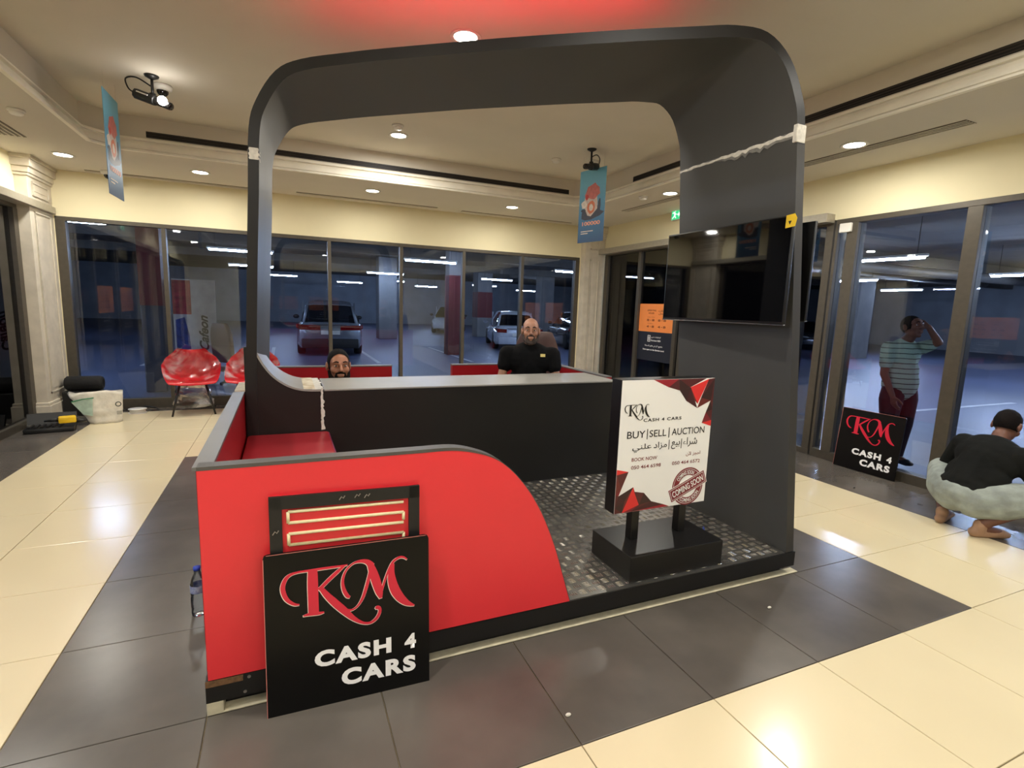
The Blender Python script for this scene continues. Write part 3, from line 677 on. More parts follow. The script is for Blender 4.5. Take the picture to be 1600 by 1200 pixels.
st('CASH 4 CARS', .241, .649, .686, C_['ink'], .024, offset=.02, spacing=1.15)
st('BUY', .083, .27, .567, C_['ink'], .053, offset=.006)
st('SELL', .315, .495, .567, C_['ink'], .053, offset=.006)
st('AUCTION', .555, .925, .567, C_['ink'], .053, offset=.006)
for u in (.292, .525): flat('divider', ((u-.004,.552),(u+.004,.552),(u+.004,.63),(u-.004,.63)), C_['ink'], .0011)
st('BOOK NOW', .147, .415, .392, C_['claret'], .027, offset=.006)
st('050 464 6598', .146, .461, .332, C_['claret'], .027, offset=.006)
st('050 464 6572', .585, .902, .332, C_['claret'], .027, offset=.006)
# Arabic lettering in joined forms, laid out left to right as seen
AR = lambda s: ''.join(chr(c) for c in s)
YEH_F, NOON_M, LAM_M, AIN_I = 0xFEF2, 0xFEE8, 0xFEE0, 0xFECB
ALNI = AR([YEH_F, NOON_M, LAM_M, AIN_I]); MAZAD = AR([0xFEA9, 0xFE8D, 0xFEB0, 0xFEE3]); BAYA = AR([0xFECA, 0xFEF4, 0xFE91]); SHIRA = AR([0xFE80, 0xFE8D, 0xFEAE, 0xFEB7])
st(ALNI, .145, .345, .459, C_['ink'], .062, offset=.006)
st(MAZAD, .368, .512, .466, C_['ink'], .060, offset=.006)
st(BAYA, .560, .655, .459, C_['ink'], .060, offset=.006)
st(SHIRA, .69, .852, .466, C_['ink'], .075, offset=.006)
for u in (.535, .672): flat('divider', ((u-.003,.459),(u+.003,.459),(u+.003,.535),(u-.003,.535)), C_['ink'], .0011)
st(AR([0xFEE5, 0xFEF5])+' '+AR([0xFEB0, 0xFEA0, 0xFEA3, 0xFE8D]) if False else AR([0xFEE5, 0xFEF5, 0x20, 0xFEAF, 0xFEA0, 0xFEA3, 0xFE8D]), .735, .900, .390, C_['claret'], .036, offset=.006)
# stamp
cx, cz = uv(.785, .146); Rr = .176*ww
def ring(r0, r1, d, a0=0, a1=2*PI, name='stamp_ring'):
    mb = MB(); n = 40; rg = []
    for k in range(n+1):
        a = a0+(a1-a0)*k/n; c, s = math.cos(a), math.sin(a)
        rg.append([(cx+r0*c, YS-.002, cz+r0*s), (cx+r1*c, YS-.002, cz+r1*s), (cx+r1*c, YS-.002-d, cz+r1*s), (cx+r0*c, YS-.002-d, cz+r0*s)])
    mb.loft(rg); return sp_(mb, name, C_['claret'], brd)
ring(.93*Rr, 1.0*Rr, .0010); ring(.60*Rr, .90*Rr, .0009)
A = math.radians(22); ca, sa = math.cos(A), math.sin(A)
def rot2(x, z): return (cx+x*ca-z*sa, cz+x*sa+z*ca)
def rbox(hx, hz, d, material, name):
    q = [rot2(-hx,-hz), rot2(hx,-hz), rot2(hx,hz), rot2(-hx,hz)]; return sp_(MB().prism(q, 'y', YS-.002-d, YS-.0015), name, material, brd)
wface = mat('sign_face_white', (240, 240, 238))
rbox(1.22*Rr, .37*Rr, .0013, wface, 'stamp_bar_gap'); rbox(1.19*Rr, .34*Rr, .0016, C_['claret'], 'stamp_bar'); 
rbox(1.13*Rr, .285*Rr, .0018, wface, 'stamp_bar_line'); rbox(1.11*Rr, .265*Rr, .0020, C_['claret'], 'stamp_bar_fill')
def fr_st(p):
    x, z = rot2(p[0], p[1]); return (x, YS-.0044-p[2], z)
fit_text('lettering', 'COMING SOON', wface, brd, -1.03*Rr, 1.03*Rr, -.17*Rr, 0, cap_h=.34*Rr, offset=.02, frame=fr_st)
def arc_text(body, rad, a0, a1, flip):
    me = text_mesh(body, 1.0, .02, 'LEFT'); xs_ = [v.co.x for v in me.vertices]; mn, mx_ = min(xs_), max(xs_); h = .2*Rr/.72
    for v in me.vertices:
        t = (v.co.x-mn)/(mx_-mn); a = a0+(a1-a0)*t; rr = rad+(-1 if flip else 1)*v.co.y*h
        v.co = (cx+rr*math.cos(a), YS-.0034, cz+rr*math.sin(a))
    me.materials.clear(); me.materials.append(wface); link('lettering', me, brd)
arc_text('COMING SOON', .66*Rr, math.radians(152), math.radians(62), False)
arc_text('COMING SOON', .84*Rr, math.radians(235), math.radians(335), True)

# ================================================================ sundry things round the kiosk
def bottle(loc, label):
    r = empty('water_bottle', loc, 0, label, 'bottle')
    pr = [(.001,.002),(.026,0),(.031,.006),(.032,.02),(.030,.035),(.032,.05),(.032,.09),(.029,.10),(.032,.115),(.032,.155),(.026,.18),(.016,.205),(.0135,.212),(.0135,.225)]
    MB().lathe(pr, 20).build('bottle_body', glassmat('clear_plastic_bottle', (.86,.90,.94), 1.35, .08, .35), r, True)
    MB().lathe([(.0325,.118),(.0328,.12),(.0328,.152),(.0325,.154)], 20, caps=False).build('label_band', mat('bottle_label', (196, 200, 210), .4, rgb2=(60, 80, 150), scale=30), r, True)
    MB().lathe([(.001,.224),(.0155,.224),(.0155,.240),(.001,.242)], 18).build('bottle_cap', mat('blue_cap', (40, 70, 190), .4), r, True)
bottle((-1.315, 1.32, 0), 'small clear water bottle standing beside the left side of the kiosk')
# scraps on the tread plate
r = empty('plastic_scrap', (1.44, .97, .1425), 0, 'blue scrap of plastic lying on the tread plate', 'scrap')
MB().tube([(-.02,-.012,.006),(-.005,.004,.016),(.008,-.004,.028),(.012,.006,.04)], [.008,.010,.008,.004], 8).build('scrap', mat('blue_scrap', (40, 70, 170), .4), r, True)
r = empty('plastic_scrap', (1.40, .86, .1425), .4, 'yellow scrap of plastic lying on the tread plate', 'scrap')
MB().tube([(-.015,0,.006),(0,.006,.010),(.012,-.002,.016)], [.006,.009,.005], 8).build('scrap', mat('yellow_scrap', (200, 160, 60), .5), r, True)
rnd = random.Random(11)
for i, (x, y, L) in enumerate([(.02, -.02+.15, 'tiny white crumb on the dark tiles in front of the kiosk'), (1.35, .38, 'tiny pale chip on the dark tiles right of the sign base'), (3.35, 1.88, 'small dark bolt on the pale tiles by the right window'), (3.72, 1.5, 'small metal clip on the dark edge tiles by the right window'), (.62, -.55, 'small dark pebble on the pale tiles at the front')]):
    o = MB().ell((0,0,.006), (.010+.004*rnd.random(), .007, .006), 8).build('debris', mat('debris_pale' if i < 2 else 'debris_dark', (220, 214, 200) if i < 2 else (60, 55, 50), .7))
    o.location = (x, y, 0); tag(o, L, 'debris')
# ================================================================ people
def remeshed(mb, name, material, parent, voxel=.008, smooth=3):
    """union of overlapping pieces turned into one continuous skin"""
    me = bpy.data.meshes.new(name); me.from_pydata(mb.v, [], mb.f)
    o = bpy.data.objects.new(name, me); COL.objects.link(o)
    rm = o.modifiers.new('r', 'REMESH'); rm.mode = 'VOXEL'; rm.voxel_size = voxel; rm.use_smooth_shade = True
    sm = o.modifiers.new('s', 'SMOOTH'); sm.factor = .5; sm.iterations = smooth
    dg = bpy.context.evaluated_depsgraph_get(); m2 = bpy.data.meshes.new_from_object(o.evaluated_get(dg))
    bpy.data.objects.remove(o); bpy.data.meshes.remove(me)
    m2.name = name; m2.materials.clear(); m2.materials.append(material)
    m2.polygons.foreach_set('use_smooth', [True]*len(m2.polygons))
    return link(name, m2, parent)
def head_parts(mb, c, R, s=1.0, skin=True):
    """face looks along local -y; c is the centre of the head"""
    c = Vector(c); P = lambda x, y, z: c+R@(Vector((x, y, z))*s)
    def E(x, y, z, r): mb.ell(P(x, y, z), tuple(q*s for q in r), 16, R)
    def Cc(a, ra, b, rb): mb.cap(P(*a), ra*s, P(*b), rb*s, 8)
    E(0,.012,.028,(.074,.094,.092)); E(0,-.02,-.045,(.058,.068,.068)); E(0,-.058,-.094,(.026,.022,.020)); E(0,-.045,.03,(.062,.045,.06))
    Cc((0,-.088,.018),.009,(0,-.112,-.018),.0135); E(.013,-.098,-.024,(.009,.010,.008)); E(-.013,-.098,-.024,(.009,.010,.008))
    Cc((-.046,-.074,.032),.011,(-.012,-.088,.028),.012); Cc((.046,-.074,.032),.011,(.012,-.088,.028),.012)
    for k in (-1, 1):
        E(k*.040,-.056,-.020,(.026,.026,.026)); E(k*.078,.012,-.004,(.010,.020,.032)); E(k*.080,.016,.012,(.008,.016,.016)); E(k*.031,-.070,.008,(.017,.012,.011))
    Cc((-.020,-.088,-.052),.0075,(.020,-.088,-.052),.0075); Cc((-.016,-.087,-.063),.0085,(.016,-.087,-.063),.0085)
def face_extras(parent, c, R, s, hair_rgb, beard_rgb=None, bald=False, hairline=.045, brow=True, eyes=True, stubble=False):
    c = Vector(c); P = lambda x, y, z: c+R@(Vector((x, y, z))*s)
    mh = mat('hair_%d_%d_%d' % hair_rgb, hair_rgb, .8, var=.25, scale=90, bump=.5, bscale=220, spec=.15)
    # hair: shell over the skull cut by a plane
    mb = MB(); mb.ell((0,0,0), (1,1,1), 48); rh = random.Random(9); me = bpy.data.meshes.new('hair'); me.from_pydata(mb.v, [], mb.f)
    bm = bmesh.new(); bm.from_mesh(me)
    for v in bm.verts:
        x, y, z = v.co; v.co = Vector((x*.0768, .014+y*.0968, .028+z*.0950))
    if bald:   # band round back and sides
        bmesh.ops.bisect_plane(bm, geom=bm.verts[:]+bm.edges[:]+bm.faces[:], plane_co=(0,.0,.058), plane_no=(0,-.35,1), clear_outer=True)
        bmesh.ops.bisect_plane(bm, geom=bm.verts[:]+bm.edges[:]+bm.faces[:], plane_co=(0,-.012,0), plane_no=(0,-1,.1), clear_outer=True)
    else:
        bmesh.ops.bisect_plane(bm, geom=bm.verts[:]+bm.edges[:]+bm.faces[:], plane_co=(0,-.060,hairline+.012), plane_no=(0,-.95,-.31), clear_outer=True)
    bmesh.ops.bisect_plane(bm, geom=bm.verts[:]+bm.edges[:]+bm.faces[:], plane_co=(0,.03,-.035), plane_no=(0,-.25,-1), clear_outer=True)
    for v in bm.verts:
        q = Vector(v.co); d_ = (q-Vector((0,.014,.028))).normalized()*(.0035*(rh.random()-.5)); v.co = P(*(q+d_))
    bm.to_mesh(me); bm.free(); me.materials.append(mh); me.polygons.foreach_set('use_smooth', [True]*len(me.polygons)); link('hair', me, parent)
    if beard_rgb:
        mbd = mat('beard_%d_%d_%d' % beard_rgb, beard_rgb, .85, var=.35, scale=120, bump=.4, bscale=260, spec=.1); b = MB()
        for k in (-1, 1):
            for a, ra, d, rd in (((k*.066,-.008,-.035),.012,(k*.058,-.032,-.072),.018), ((k*.058,-.032,-.072),.018,(k*.026,-.066,-.098),.020), ((k*.026,-.066,-.098),.020,(0,-.073,-.102),.019),
                                 ((k*.030,-.078,-.060),.012,(k*.026,-.070,-.088),.016), ((k*.030,-.082,-.044),.008,(k*.004,-.093,-.038),.008)):
                b.cap(P(*a), ra*s, P(*d), rd*s, 8)
        remeshed(b, 'beard', mbd, parent, .005, 2)
    if brow:
        b = MB()
        for k in (-1, 1): b.tube([P(k*.014,-.099,.036), P(k*.030,-.095,.041), P(k*.050,-.079,.034)], [.004*s,.0045*s,.002*s], 8)
        b.build('eyebrows', mh, parent, True)
    if eyes:
        for k in (-1, 1):
            e = MB(); e.ell(P(k*.031,-.0795,.010), (.0125*s,.006*s,.0062*s), 12, R); eo = e.build('eye', mat('eye_white', (196, 186, 176), .25), parent, True)
            i2 = MB(); i2.ell(P(k*.031,-.0845,.010), (.0055*s,.0022*s,.0055*s), 10, R); i2.build('iris', mat('iris_dark', (26, 16, 12), .2), eo, True)
def hand_parts(mb, wrist, d, nrm, side, curl=.5, s=1.0):
    """palm and five fingers; d = direction from wrist to fingers, nrm = out of the palm (fingers curl that way)"""
    wv = Vector(wrist); d = Vector(d).normalized(); nrm = (Vector(nrm)-d*Vector(nrm).dot(d)).normalized(); lat = d.cross(nrm)*side
    for k, (off, ln, L) in enumerate(((.030,.078,.064), (.010,.084,.076), (-.011,.080,.070), (-.030,.070,.054))):
        b = wv+d*ln*s+lat*off*s
        mb.cap(wv+d*.012*s+lat*off*.55*s, .014*s, b, .0125*s, 8)
        ang = 0; p = b; dd = d
        for j, f in enumerate((.45, .32, .23)):
            ang += curl*(.55+.2*j); dd = (d*math.cos(ang)+nrm*math.sin(ang)); q = p+dd*L*f*s
            mb.cap(p, (.0098-.001*j)*s, q, (.0092-.001*j)*s, 8); p = q
    t0 = wv+d*.022*s+lat*.024*s; t1 = t0+(d*.55+lat*.7+nrm*.25).normalized()*.042*s; t2 = t1+(d*.85+lat*.3+nrm*(.2+curl*.4)).normalized()*.032*s; t3 = t2+(d*.9+nrm*(.2+curl*.5)).normalized()*.024*s
    mb.cap(t0, .0155*s, t1, .0125*s, 8); mb.cap(t1, .0122*s, t2, .0105*s, 8); mb.cap(t2, .0105*s, t3, .0085*s, 8)
def rotm(yaw=0, pitch=0, roll=0):
    return (Matrix.Rotation(yaw, 3, 'Z')@Matrix.Rotation(pitch, 3, 'X')@Matrix.Rotation(roll, 3, 'Y'))
def limb(mb, pts):
    for (a, ra), (b, rb) in zip(pts[:-1], pts[1:]): mb.cap(a, ra, b, rb, 12)
def person(loc, rz, label, J, skin_rgb, shirt, trousers, hair, beard=None, bald=False, hs=1.0, sleeve=.6, shoes=None, hands=None, belly=0.0, hairline=.045, trouser_len=1.0, eyes=True, girth=1.0, shirt_long=0.0):
    """J: joints in local coordinates, front = -y"""
    r = empty('person', loc, rz, label, 'person')
    V = {k: Vector(v) for k, v in J.items() if k != 'head_rot'}
    msk = mat('skin_%d_%d_%d' % skin_rgb, skin_rgb, .5, var=.08, scale=14, bump=.06, bscale=180)
    R = rotm(*J['head_rot']); g = girth
    b = MB(); head_parts(b, V['head'], R, hs)
    nk = V['head']+R@Vector((0,.022,-.085))*hs
    limb(b, [(nk, .052), (V['neck'], .058)]); limb(b, [(V['neck'], .055), (V['chest'], .10)])
    limb(b, [(V['chest'], .105), (V['pelvis'], .115)])
    for s_ in ('l', 'r'):
        limb(b, [(V['sh_'+s_], .048), (V['el_'+s_], .038), (V['wr_'+s_], .026)])
        limb(b, [(V['chest'], .08), (V['sh_'+s_], .045)])
        limb(b, [(V['pelvis'], .09), (V['hip_'+s_], .085), (V['kn_'+s_], .055), (V['an_'+s_], .036)])
        toe = V['toe_'+s_]; limb(b, [(V['an_'+s_]+Vector((0,0,-.02)), .036), (toe, .032)])
        hv = hands[s_] if hands else None
        dv = V['wr_'+s_]-V['el_'+s_]
        if hv: hand_parts(b, V['wr_'+s_], hv[0], hv[1], hv[2], hv[3])
        else: hand_parts(b, V['wr_'+s_], dv, Vector((0,-1,0)) if abs(dv.normalized().y) < .8 else Vector((0,0,-1)), 1 if s_ == 'l' else -1, .45)
    remeshed(b, 'body', msk, r, .0062, 2)
    # shirt
    c = MB(); sh = V['sh_r']-V['sh_l']; ax = sh.normalized(); fw = ax.cross(Vector((0,0,1)))
    up = (V['neck']-V['pelvis']).normalized(); Rt = Matrix((ax, -(ax.cross(up)).normalized(), up)).transposed()
    if Rt.determinant() < 0: Rt = Matrix((ax, (ax.cross(up)).normalized(), up)).transposed()
    mid = V['chest'].lerp(V['pelvis'], .5)
    c.ell(V['chest']+up*.02, (.185*g,.118*g,.17), 18, Rt); c.ell(mid, (.170*g,.118*g+belly*.5,.17), 18, Rt); c.ell(V['pelvis'].lerp(mid, .25), (.172*g,.122*g+belly,.14+shirt_long), 18, Rt)
    c.ell(V['neck'].lerp(V['chest'], .62), (.14*g,.086,.068), 16, Rt)
    c.cap(V['neck']-up*.10, .070, V['chest'], .11, 12); c.cap(V['chest'], .128*g, V['pelvis'].lerp(V['chest'], .2), .13*g, 12)
    for s_ in ('l', 'r'):
        e = V['sh_'+s_].lerp(V['el_'+s_], sleeve); limb(c, [(V['chest'].lerp(V['neck'], .3), .088), (V['sh_'+s_], .070*g), (e, .060*g)])
        if sleeve >= 1: limb(c, [(V['el_'+s_], .057), (V['wr_'+s_].lerp(V['el_'+s_], .08), .042)])
    remeshed(c, 'shirt', shirt, r, .009, 4)
    # trousers
    t = MB(); t.ell(V['pelvis'], (.168*g,.125*g,.12), 16, Rt)
    for s_ in ('l', 'r'):
        k2 = V['kn_'+s_]; e = k2.lerp(V['an_'+s_], trouser_len)
        limb(t, [(V['pelvis'].lerp(V['hip_'+s_], .6), .115*g), (V['hip_'+s_].lerp(k2, .25), .108*g), (k2, .078*g), (e, .062)])
    remeshed(t, 'trousers', trousers, r, .009, 4)
    if shoes:
        for s_ in ('l', 'r'):
            q = MB(); a = V['an_'+s_]; toe = V['toe_'+s_]; dr = (toe-a); dr.z = 0; dr.normalize()
            hl = Vector((a.x, a.y, 0))-dr*.035
            q.ell(hl+Vector((0,0,.035)), (.036,.040,.035), 12); q.cap(hl+Vector((0,0,.03)), .034, Vector((toe.x, toe.y, .032)), .038, 10); q.ell(Vector((toe.x, toe.y, .028))+dr*.02, (.042,.05,.026), 12)
            q.cap(Vector((a.x, a.y, .05)), .04, Vector((a.x, a.y, .085)), .043, 10)
            remeshed(q, 'shoe', shoes, r, .008, 2)
    face_extras(r, V['head'], R, hs, hair, beard, bald, hairline, eyes=eyes)
    return r
M_tee = mat('black_tshirt', (14, 14, 15), .9, var=.12, scale=8, bump=.25, bscale=28, spec=.15)
M_tee2 = mat('charcoal_tshirt', (24, 25, 24), .9, var=.15, scale=8, bump=.3, bscale=26, spec=.15)
M_jean = mat('dark_trousers', (34, 36, 44), .8, var=.15, scale=10)
M_short = mat('pale_grey_jeans', (150, 158, 152), .85, var=.22, scale=9, bump=.4, bscale=24)
M_shoe = mat('dark_shoe', (30, 28, 27), .5); M_sand = mat('tan_slipper', (164, 128, 100), .6, var=.12, scale=14)

def seated(hip_z, head, neck, chest, pelvis, **kw):
    J = dict(head=head, neck=neck, chest=chest, pelvis=pelvis, head_rot=kw.get('head_rot', (0,0,0)))
    J.update(hip_l=(-.09, pelvis[1]-.02, hip_z), hip_r=(.09, pelvis[1]-.02, hip_z)); return J
# man in the black T-shirt, seated behind the right part of the counter
yaw2 = math.radians(-24)
J = dict(head=(0,-.045,1.285), neck=(0,-.005,1.135), chest=(0,.015,1.0), pelvis=(0,.07,.60), head_rot=(0,-.02,0),
         sh_l=(-.205,.01,1.065), sh_r=(.205,.01,1.065), el_l=(-.265,-.045,.815), el_r=(.265,-.045,.815), wr_l=(-.17,-.17,.66), wr_r=(.17,-.17,.66),
         hip_l=(-.1,.05,.57), hip_r=(.1,.05,.57), kn_l=(-.13,-.16,.55), kn_r=(.13,-.16,.55), an_l=(-.13,-.12,.23), an_r=(.13,-.12,.23), toe_l=(-.14,-.19,.18), toe_r=(.14,-.19,.18))
pm2 = person((1.17, 2.985, 0), yaw2, 'bald bearded man in a black T-shirt seated behind the counter', J, (168, 122, 98), M_tee, M_jean, (58, 50, 46), (74, 66, 62), True, 1.0, .40, None, belly=.05, girth=1.18)
o = MB().box(-.022, .022, 0, .002, -.013, .013).build('chest_badge', mat('badge_cream', (226, 206, 130), .5), pm2); o.location = (.115, -.128, 1.075)
# seated man, low behind the left part of the counter
yaw1 = math.radians(-4)
J = dict(head=(0,-.20,.985), neck=(0,-.12,.845), chest=(0,-.08,.73), pelvis=(0,.12,.53), head_rot=(math.radians(8),.0,0),
         sh_l=(-.19,-.10,.79), sh_r=(.19,-.10,.79), el_l=(-.23,-.16,.55), el_r=(.23,-.16,.55), wr_l=(-.14,-.27,.62), wr_r=(.14,-.27,.62),
         hip_l=(-.1,.08,.53), hip_r=(.1,.08,.53), kn_l=(-.13,-.28,.56), kn_r=(.13,-.28,.56), an_l=(-.12,-.22,.22), an_r=(.12,-.22,.22), toe_l=(-.12,-.29,.18), toe_r=(.12,-.29,.18))
person((-.505, 3.18, 0), yaw1, 'dark haired bearded man sitting low behind the counter, only his head showing', J, (168, 112, 84), M_tee2, M_jean, (18, 15, 14), (30, 23, 20), False, 1.12, .55, None, hairline=.086)
# man standing outside the right window, hand on his brow
def stripes():
    M = bpy.data.materials.new('striped_polo'); M.use_nodes = True; nt = M.node_tree; b = nt.nodes['Principled BSDF']; b.inputs['Roughness'].default_value = .85
    tc = nt.nodes.new('ShaderNodeTexCoord'); wv = nt.nodes.new('ShaderNodeTexWave'); wv.bands_direction = 'Z'; wv.inputs['Scale'].default_value = 6.2; wv.inputs['Distortion'].default_value = .8; wv.inputs['Detail Scale'].default_value = 1.5
    nt.links.new(tc.outputs['Object'], wv.inputs['Vector']); cr = nt.nodes.new('ShaderNodeValToRGB'); nt.links.new(wv.outputs['Fac'], cr.inputs['Fac'])
    cr.color_ramp.elements[0].position = .0; cr.color_ramp.elements[0].color = (*lin((40, 52, 48)), 1); cr.color_ramp.elements[1].position = .16; cr.color_ramp.elements[1].color = (*lin((176, 200, 178)), 1)
    nt.links.new(cr.outputs['Color'], b.inputs['Base Color']); return M
J = dict(head=(0,-.045,1.43), neck=(0,.0,1.285), chest=(0,.015,1.13), pelvis=(0,.0,.82), head_rot=(0,-.22,0),
         sh_l=(-.18,.02,1.215), sh_r=(.18,.0,1.215), el_r=(.20,-.17,1.29), wr_r=(.10,-.13,1.44), el_l=(-.215,.0,.95), wr_l=(-.185,-.10,.735),
         hip_l=(-.09,0,.78), hip_r=(.09,0,.78), kn_l=(-.1,-.02,.43), kn_r=(.1,-.02,.43), an_l=(-.1,.02,.075), an_r=(.1,.02,.075), toe_l=(-.1,-.11,.035), toe_r=(.1,-.11,.035))
person((4.93, 1.93, -.0), math.radians(-12), 'man in a pale striped polo standing outside the right window, hand on brow', J, (132, 84, 62), stripes(), mat('maroon_trousers', (58, 26, 30), .8), (30, 22, 19), None, False, 1.0, .62, M_shoe,
       hands={'r': (Vector((-.55,.25,.25)), Vector((0,.8,-.4)), -1, .35), 'l': (Vector((.1,-.25,-.9)), Vector((.9,-.2,0)), 1, .45)}, belly=.03, shirt_long=.06)
# person crouching by the right window, back to the camera
J = dict(head=(.035,-.30,.755), neck=(.015,-.22,.645), chest=(0,-.12,.52), pelvis=(0,.04,.26), head_rot=(.2,.55,0),
         sh_l=(-.19,-.15,.575), sh_r=(.19,-.15,.585), el_l=(-.31,-.22,.39), el_r=(.31,-.20,.39), wr_l=(-.16,-.40,.30), wr_r=(.16,-.40,.32),
         hip_l=(-.12,.03,.25), hip_r=(.12,.03,.25), kn_l=(-.37,-.20,.36), kn_r=(.36,-.20,.33), an_l=(-.125,.04,.09), an_r=(.135,.04,.09), toe_l=(-.17,-.09,.035), toe_r=(.19,-.09,.035))
person((3.62, .625, 0), math.radians(80), 'person in a black shirt and pale rolled jeans crouching by the right window', J, (110, 72, 56), M_tee2, M_short, (20, 15, 14), None, False, 1.0, .95, M_sand, girth=1.2, trouser_len=.12, hairline=.03)

# office chair behind the bald man
r = empty('office_chair', (1.34, 3.17, .14), math.radians(-24), 'high backed brown office chair behind the bald man', 'chair')
M_och = mat('brown_leatherette', (84, 62, 60), .45, var=.1)
q = MB().box(-.25, .25, -.28, .22, .24, .335); q.build('seat', M_och, r, bevel=.04, seg=3, smooth=True)
mb = MB(); rings = []
for k in range(9):
    t = k/8; z = .42+.70*t; hw = .24*(1-max(0, t-.6)**2*2.2); y = .20+.06*t
    rings.append([(-hw, y, z), (-hw*.5, y+.035, z), (hw*.5, y+.035, z), (hw, y, z), (hw*.9, y+.08, z), (-hw*.9, y+.08, z)])
mb.loft(rings); mb.build('backrest', M_och, r, bevel=.02, smooth=True)
MB().tube([(0,0,.06),(0,0,.25)], .03, 12).build('gas_column', M_bplastic, r)
for k in range(5):
    a = 2*PI*k/5; MB().tube([(0,0,.08),(.26*math.cos(a),.26*math.sin(a),.05)], [.025,.016], 8).build('leg', M_bplastic, r)
    MB().lathe([(.001,-.012),(.03,-.012),(.03,.012),(.001,.012)], 12, (.26*math.cos(a),.26*math.sin(a),.03), 'y').build('castor', M_bplastic, r)

oc = copy_tree(r); oc.location = (-1.75, 9.3, -.065); oc.rotation_euler = (0, 0, 2.4); oc['label'] = 'dark office chair standing outside the second back pane'
# ================================================================ posters on the doors
M_orange = mat('orange_poster', (236, 140, 70), .55, var=.02); M_navy = mat('navy_film', (26, 29, 42), .5, var=.03); M_brown = mat('poster_brown_ink', (120, 58, 20), .6)
def poster(loc, rz, w, label, full=True):
    r = empty('door_poster', loc, rz, label, 'poster')      # faces local -y, origin bottom centre of the navy part
    MB().box(-w/2, w/2, 0, .003, .0, .455).build('navy_sheet', M_navy, r)
    MB().box(-w/2, w/2, 0, .003, .455, .89).build('orange_sheet', M_orange, r)
    T = lambda b, x0, x1, z, h, m_, **k: fit_text('lettering', b, m_, r, x0*w, x1*w, z, -.0008, cap_h=h, **k)
    def HR(a, b, x0, x1, z):
        T(a, x0, x0+.07, z, .034, M_brown, offset=.03); T(b, x1-.07, x1, z, .034, M_brown, offset=.03)
        MB().box((x0+.095)*w, (x1-.095)*w, -.0012, 0, z+.013, z+.020).build('dash', M_brown, r)
    T('OPERATING', -.27, -.02, .775, .026, M_brown, offset=.02); T('HOURS', -.23, -.07, .733, .026, M_brown, offset=.02)
    A1 = ''.join(map(chr, [0xFE95, 0xFE8E, 0xFECB, 0xFE8E, 0xFEB3])); A2 = ''.join(map(chr, [0xFEDE, 0xFEE4, 0xFECC, 0xFEDF, 0xFE8D]))
    T(A1, .05, .28, .77, .034, M_brown, offset=.02); T(A2, .05, .27, .722, .036, M_brown, offset=.02)
    T('Saturday - Thursday', -.26, -.04, .675, .014, M_brown); HR('8', '8', -.27, -.05, .62)
    T('Friday', -.24, -.08, .575, .014, M_brown); HR('4', '8', -.27, -.05, .52)
    HR('8', '8', .05, .27, .62); HR('4', '8', .05, .27, .52)
    mb = MB()
    for (a, b, c, d) in ((-.21,-.20,.30,.40), (-.145,-.135,.30,.40), (-.21,-.135,.30,.308), (-.21,-.135,.392,.40), (-.195,-.15,.345,.353), (-.195,-.15,.365,.373), (-.195,-.15,.325,.333)): mb.box(a*w, b*w, -.0012, 0, c, d)
    mb.build('bank_mark', M_lwhite, r)
    B1 = ''.join(map(chr, [0xFEF2, 0xFE91, 0xFEA9, 0x20, 0xFE95, 0xFE8D, 0xFEAD, 0xFE8E, 0xFEE3, 0xFEF9]))
    T(B1, -.11, .16, .357, .030, M_lwhite, offset=.01); T('Emirates NBD', -.11, .16, .31, .024, M_lwhite, offset=.015)
    B2 = ''.join(map(chr, [0xFE94, 0xFED8, 0xFEF3, 0xFEAA, 0xFEA4, 0xFEDF, 0xFE8D, 0x20, 0xFED6, 0xFE91, 0xFE8E, 0xFEC3, 0x20, 0xFEF2, 0xFED3, 0x20, 0xFEE5, 0xFEF5, 0x20, 0xFEA1, 0xFEEE, 0xFE98, 0xFED4, 0xFEE3]))
    T(B2, -.28, .22, .215, .036, M_lwhite, offset=.015)
    T('Now open on the Garden Level', -.33, .27, .155, .032, M_lwhite, offset=.02)
    return r
poster((4.386, 5.21, .735), -PI/2, .85, 'orange and navy opening hours poster on the far right door pane')
poster((4.386, 4.15, .735), -PI/2, .85, 'orange and navy poster on the door pane hidden behind the arch pillar')
poster((-3.59, 3.3, .735), PI/2, .95, 'orange and navy poster on the left door pane nearer the camera')
poster((-3.59, 4.6, .735), PI/2, .95, 'orange and navy poster on the left door pane nearer the pilaster')
poster((-.95, -3.645, .735), PI, .95, 'orange and navy poster on the window left behind the camera')
poster((.33, -3.645, .735), PI, .95, 'orange and navy poster on the window right behind the camera')

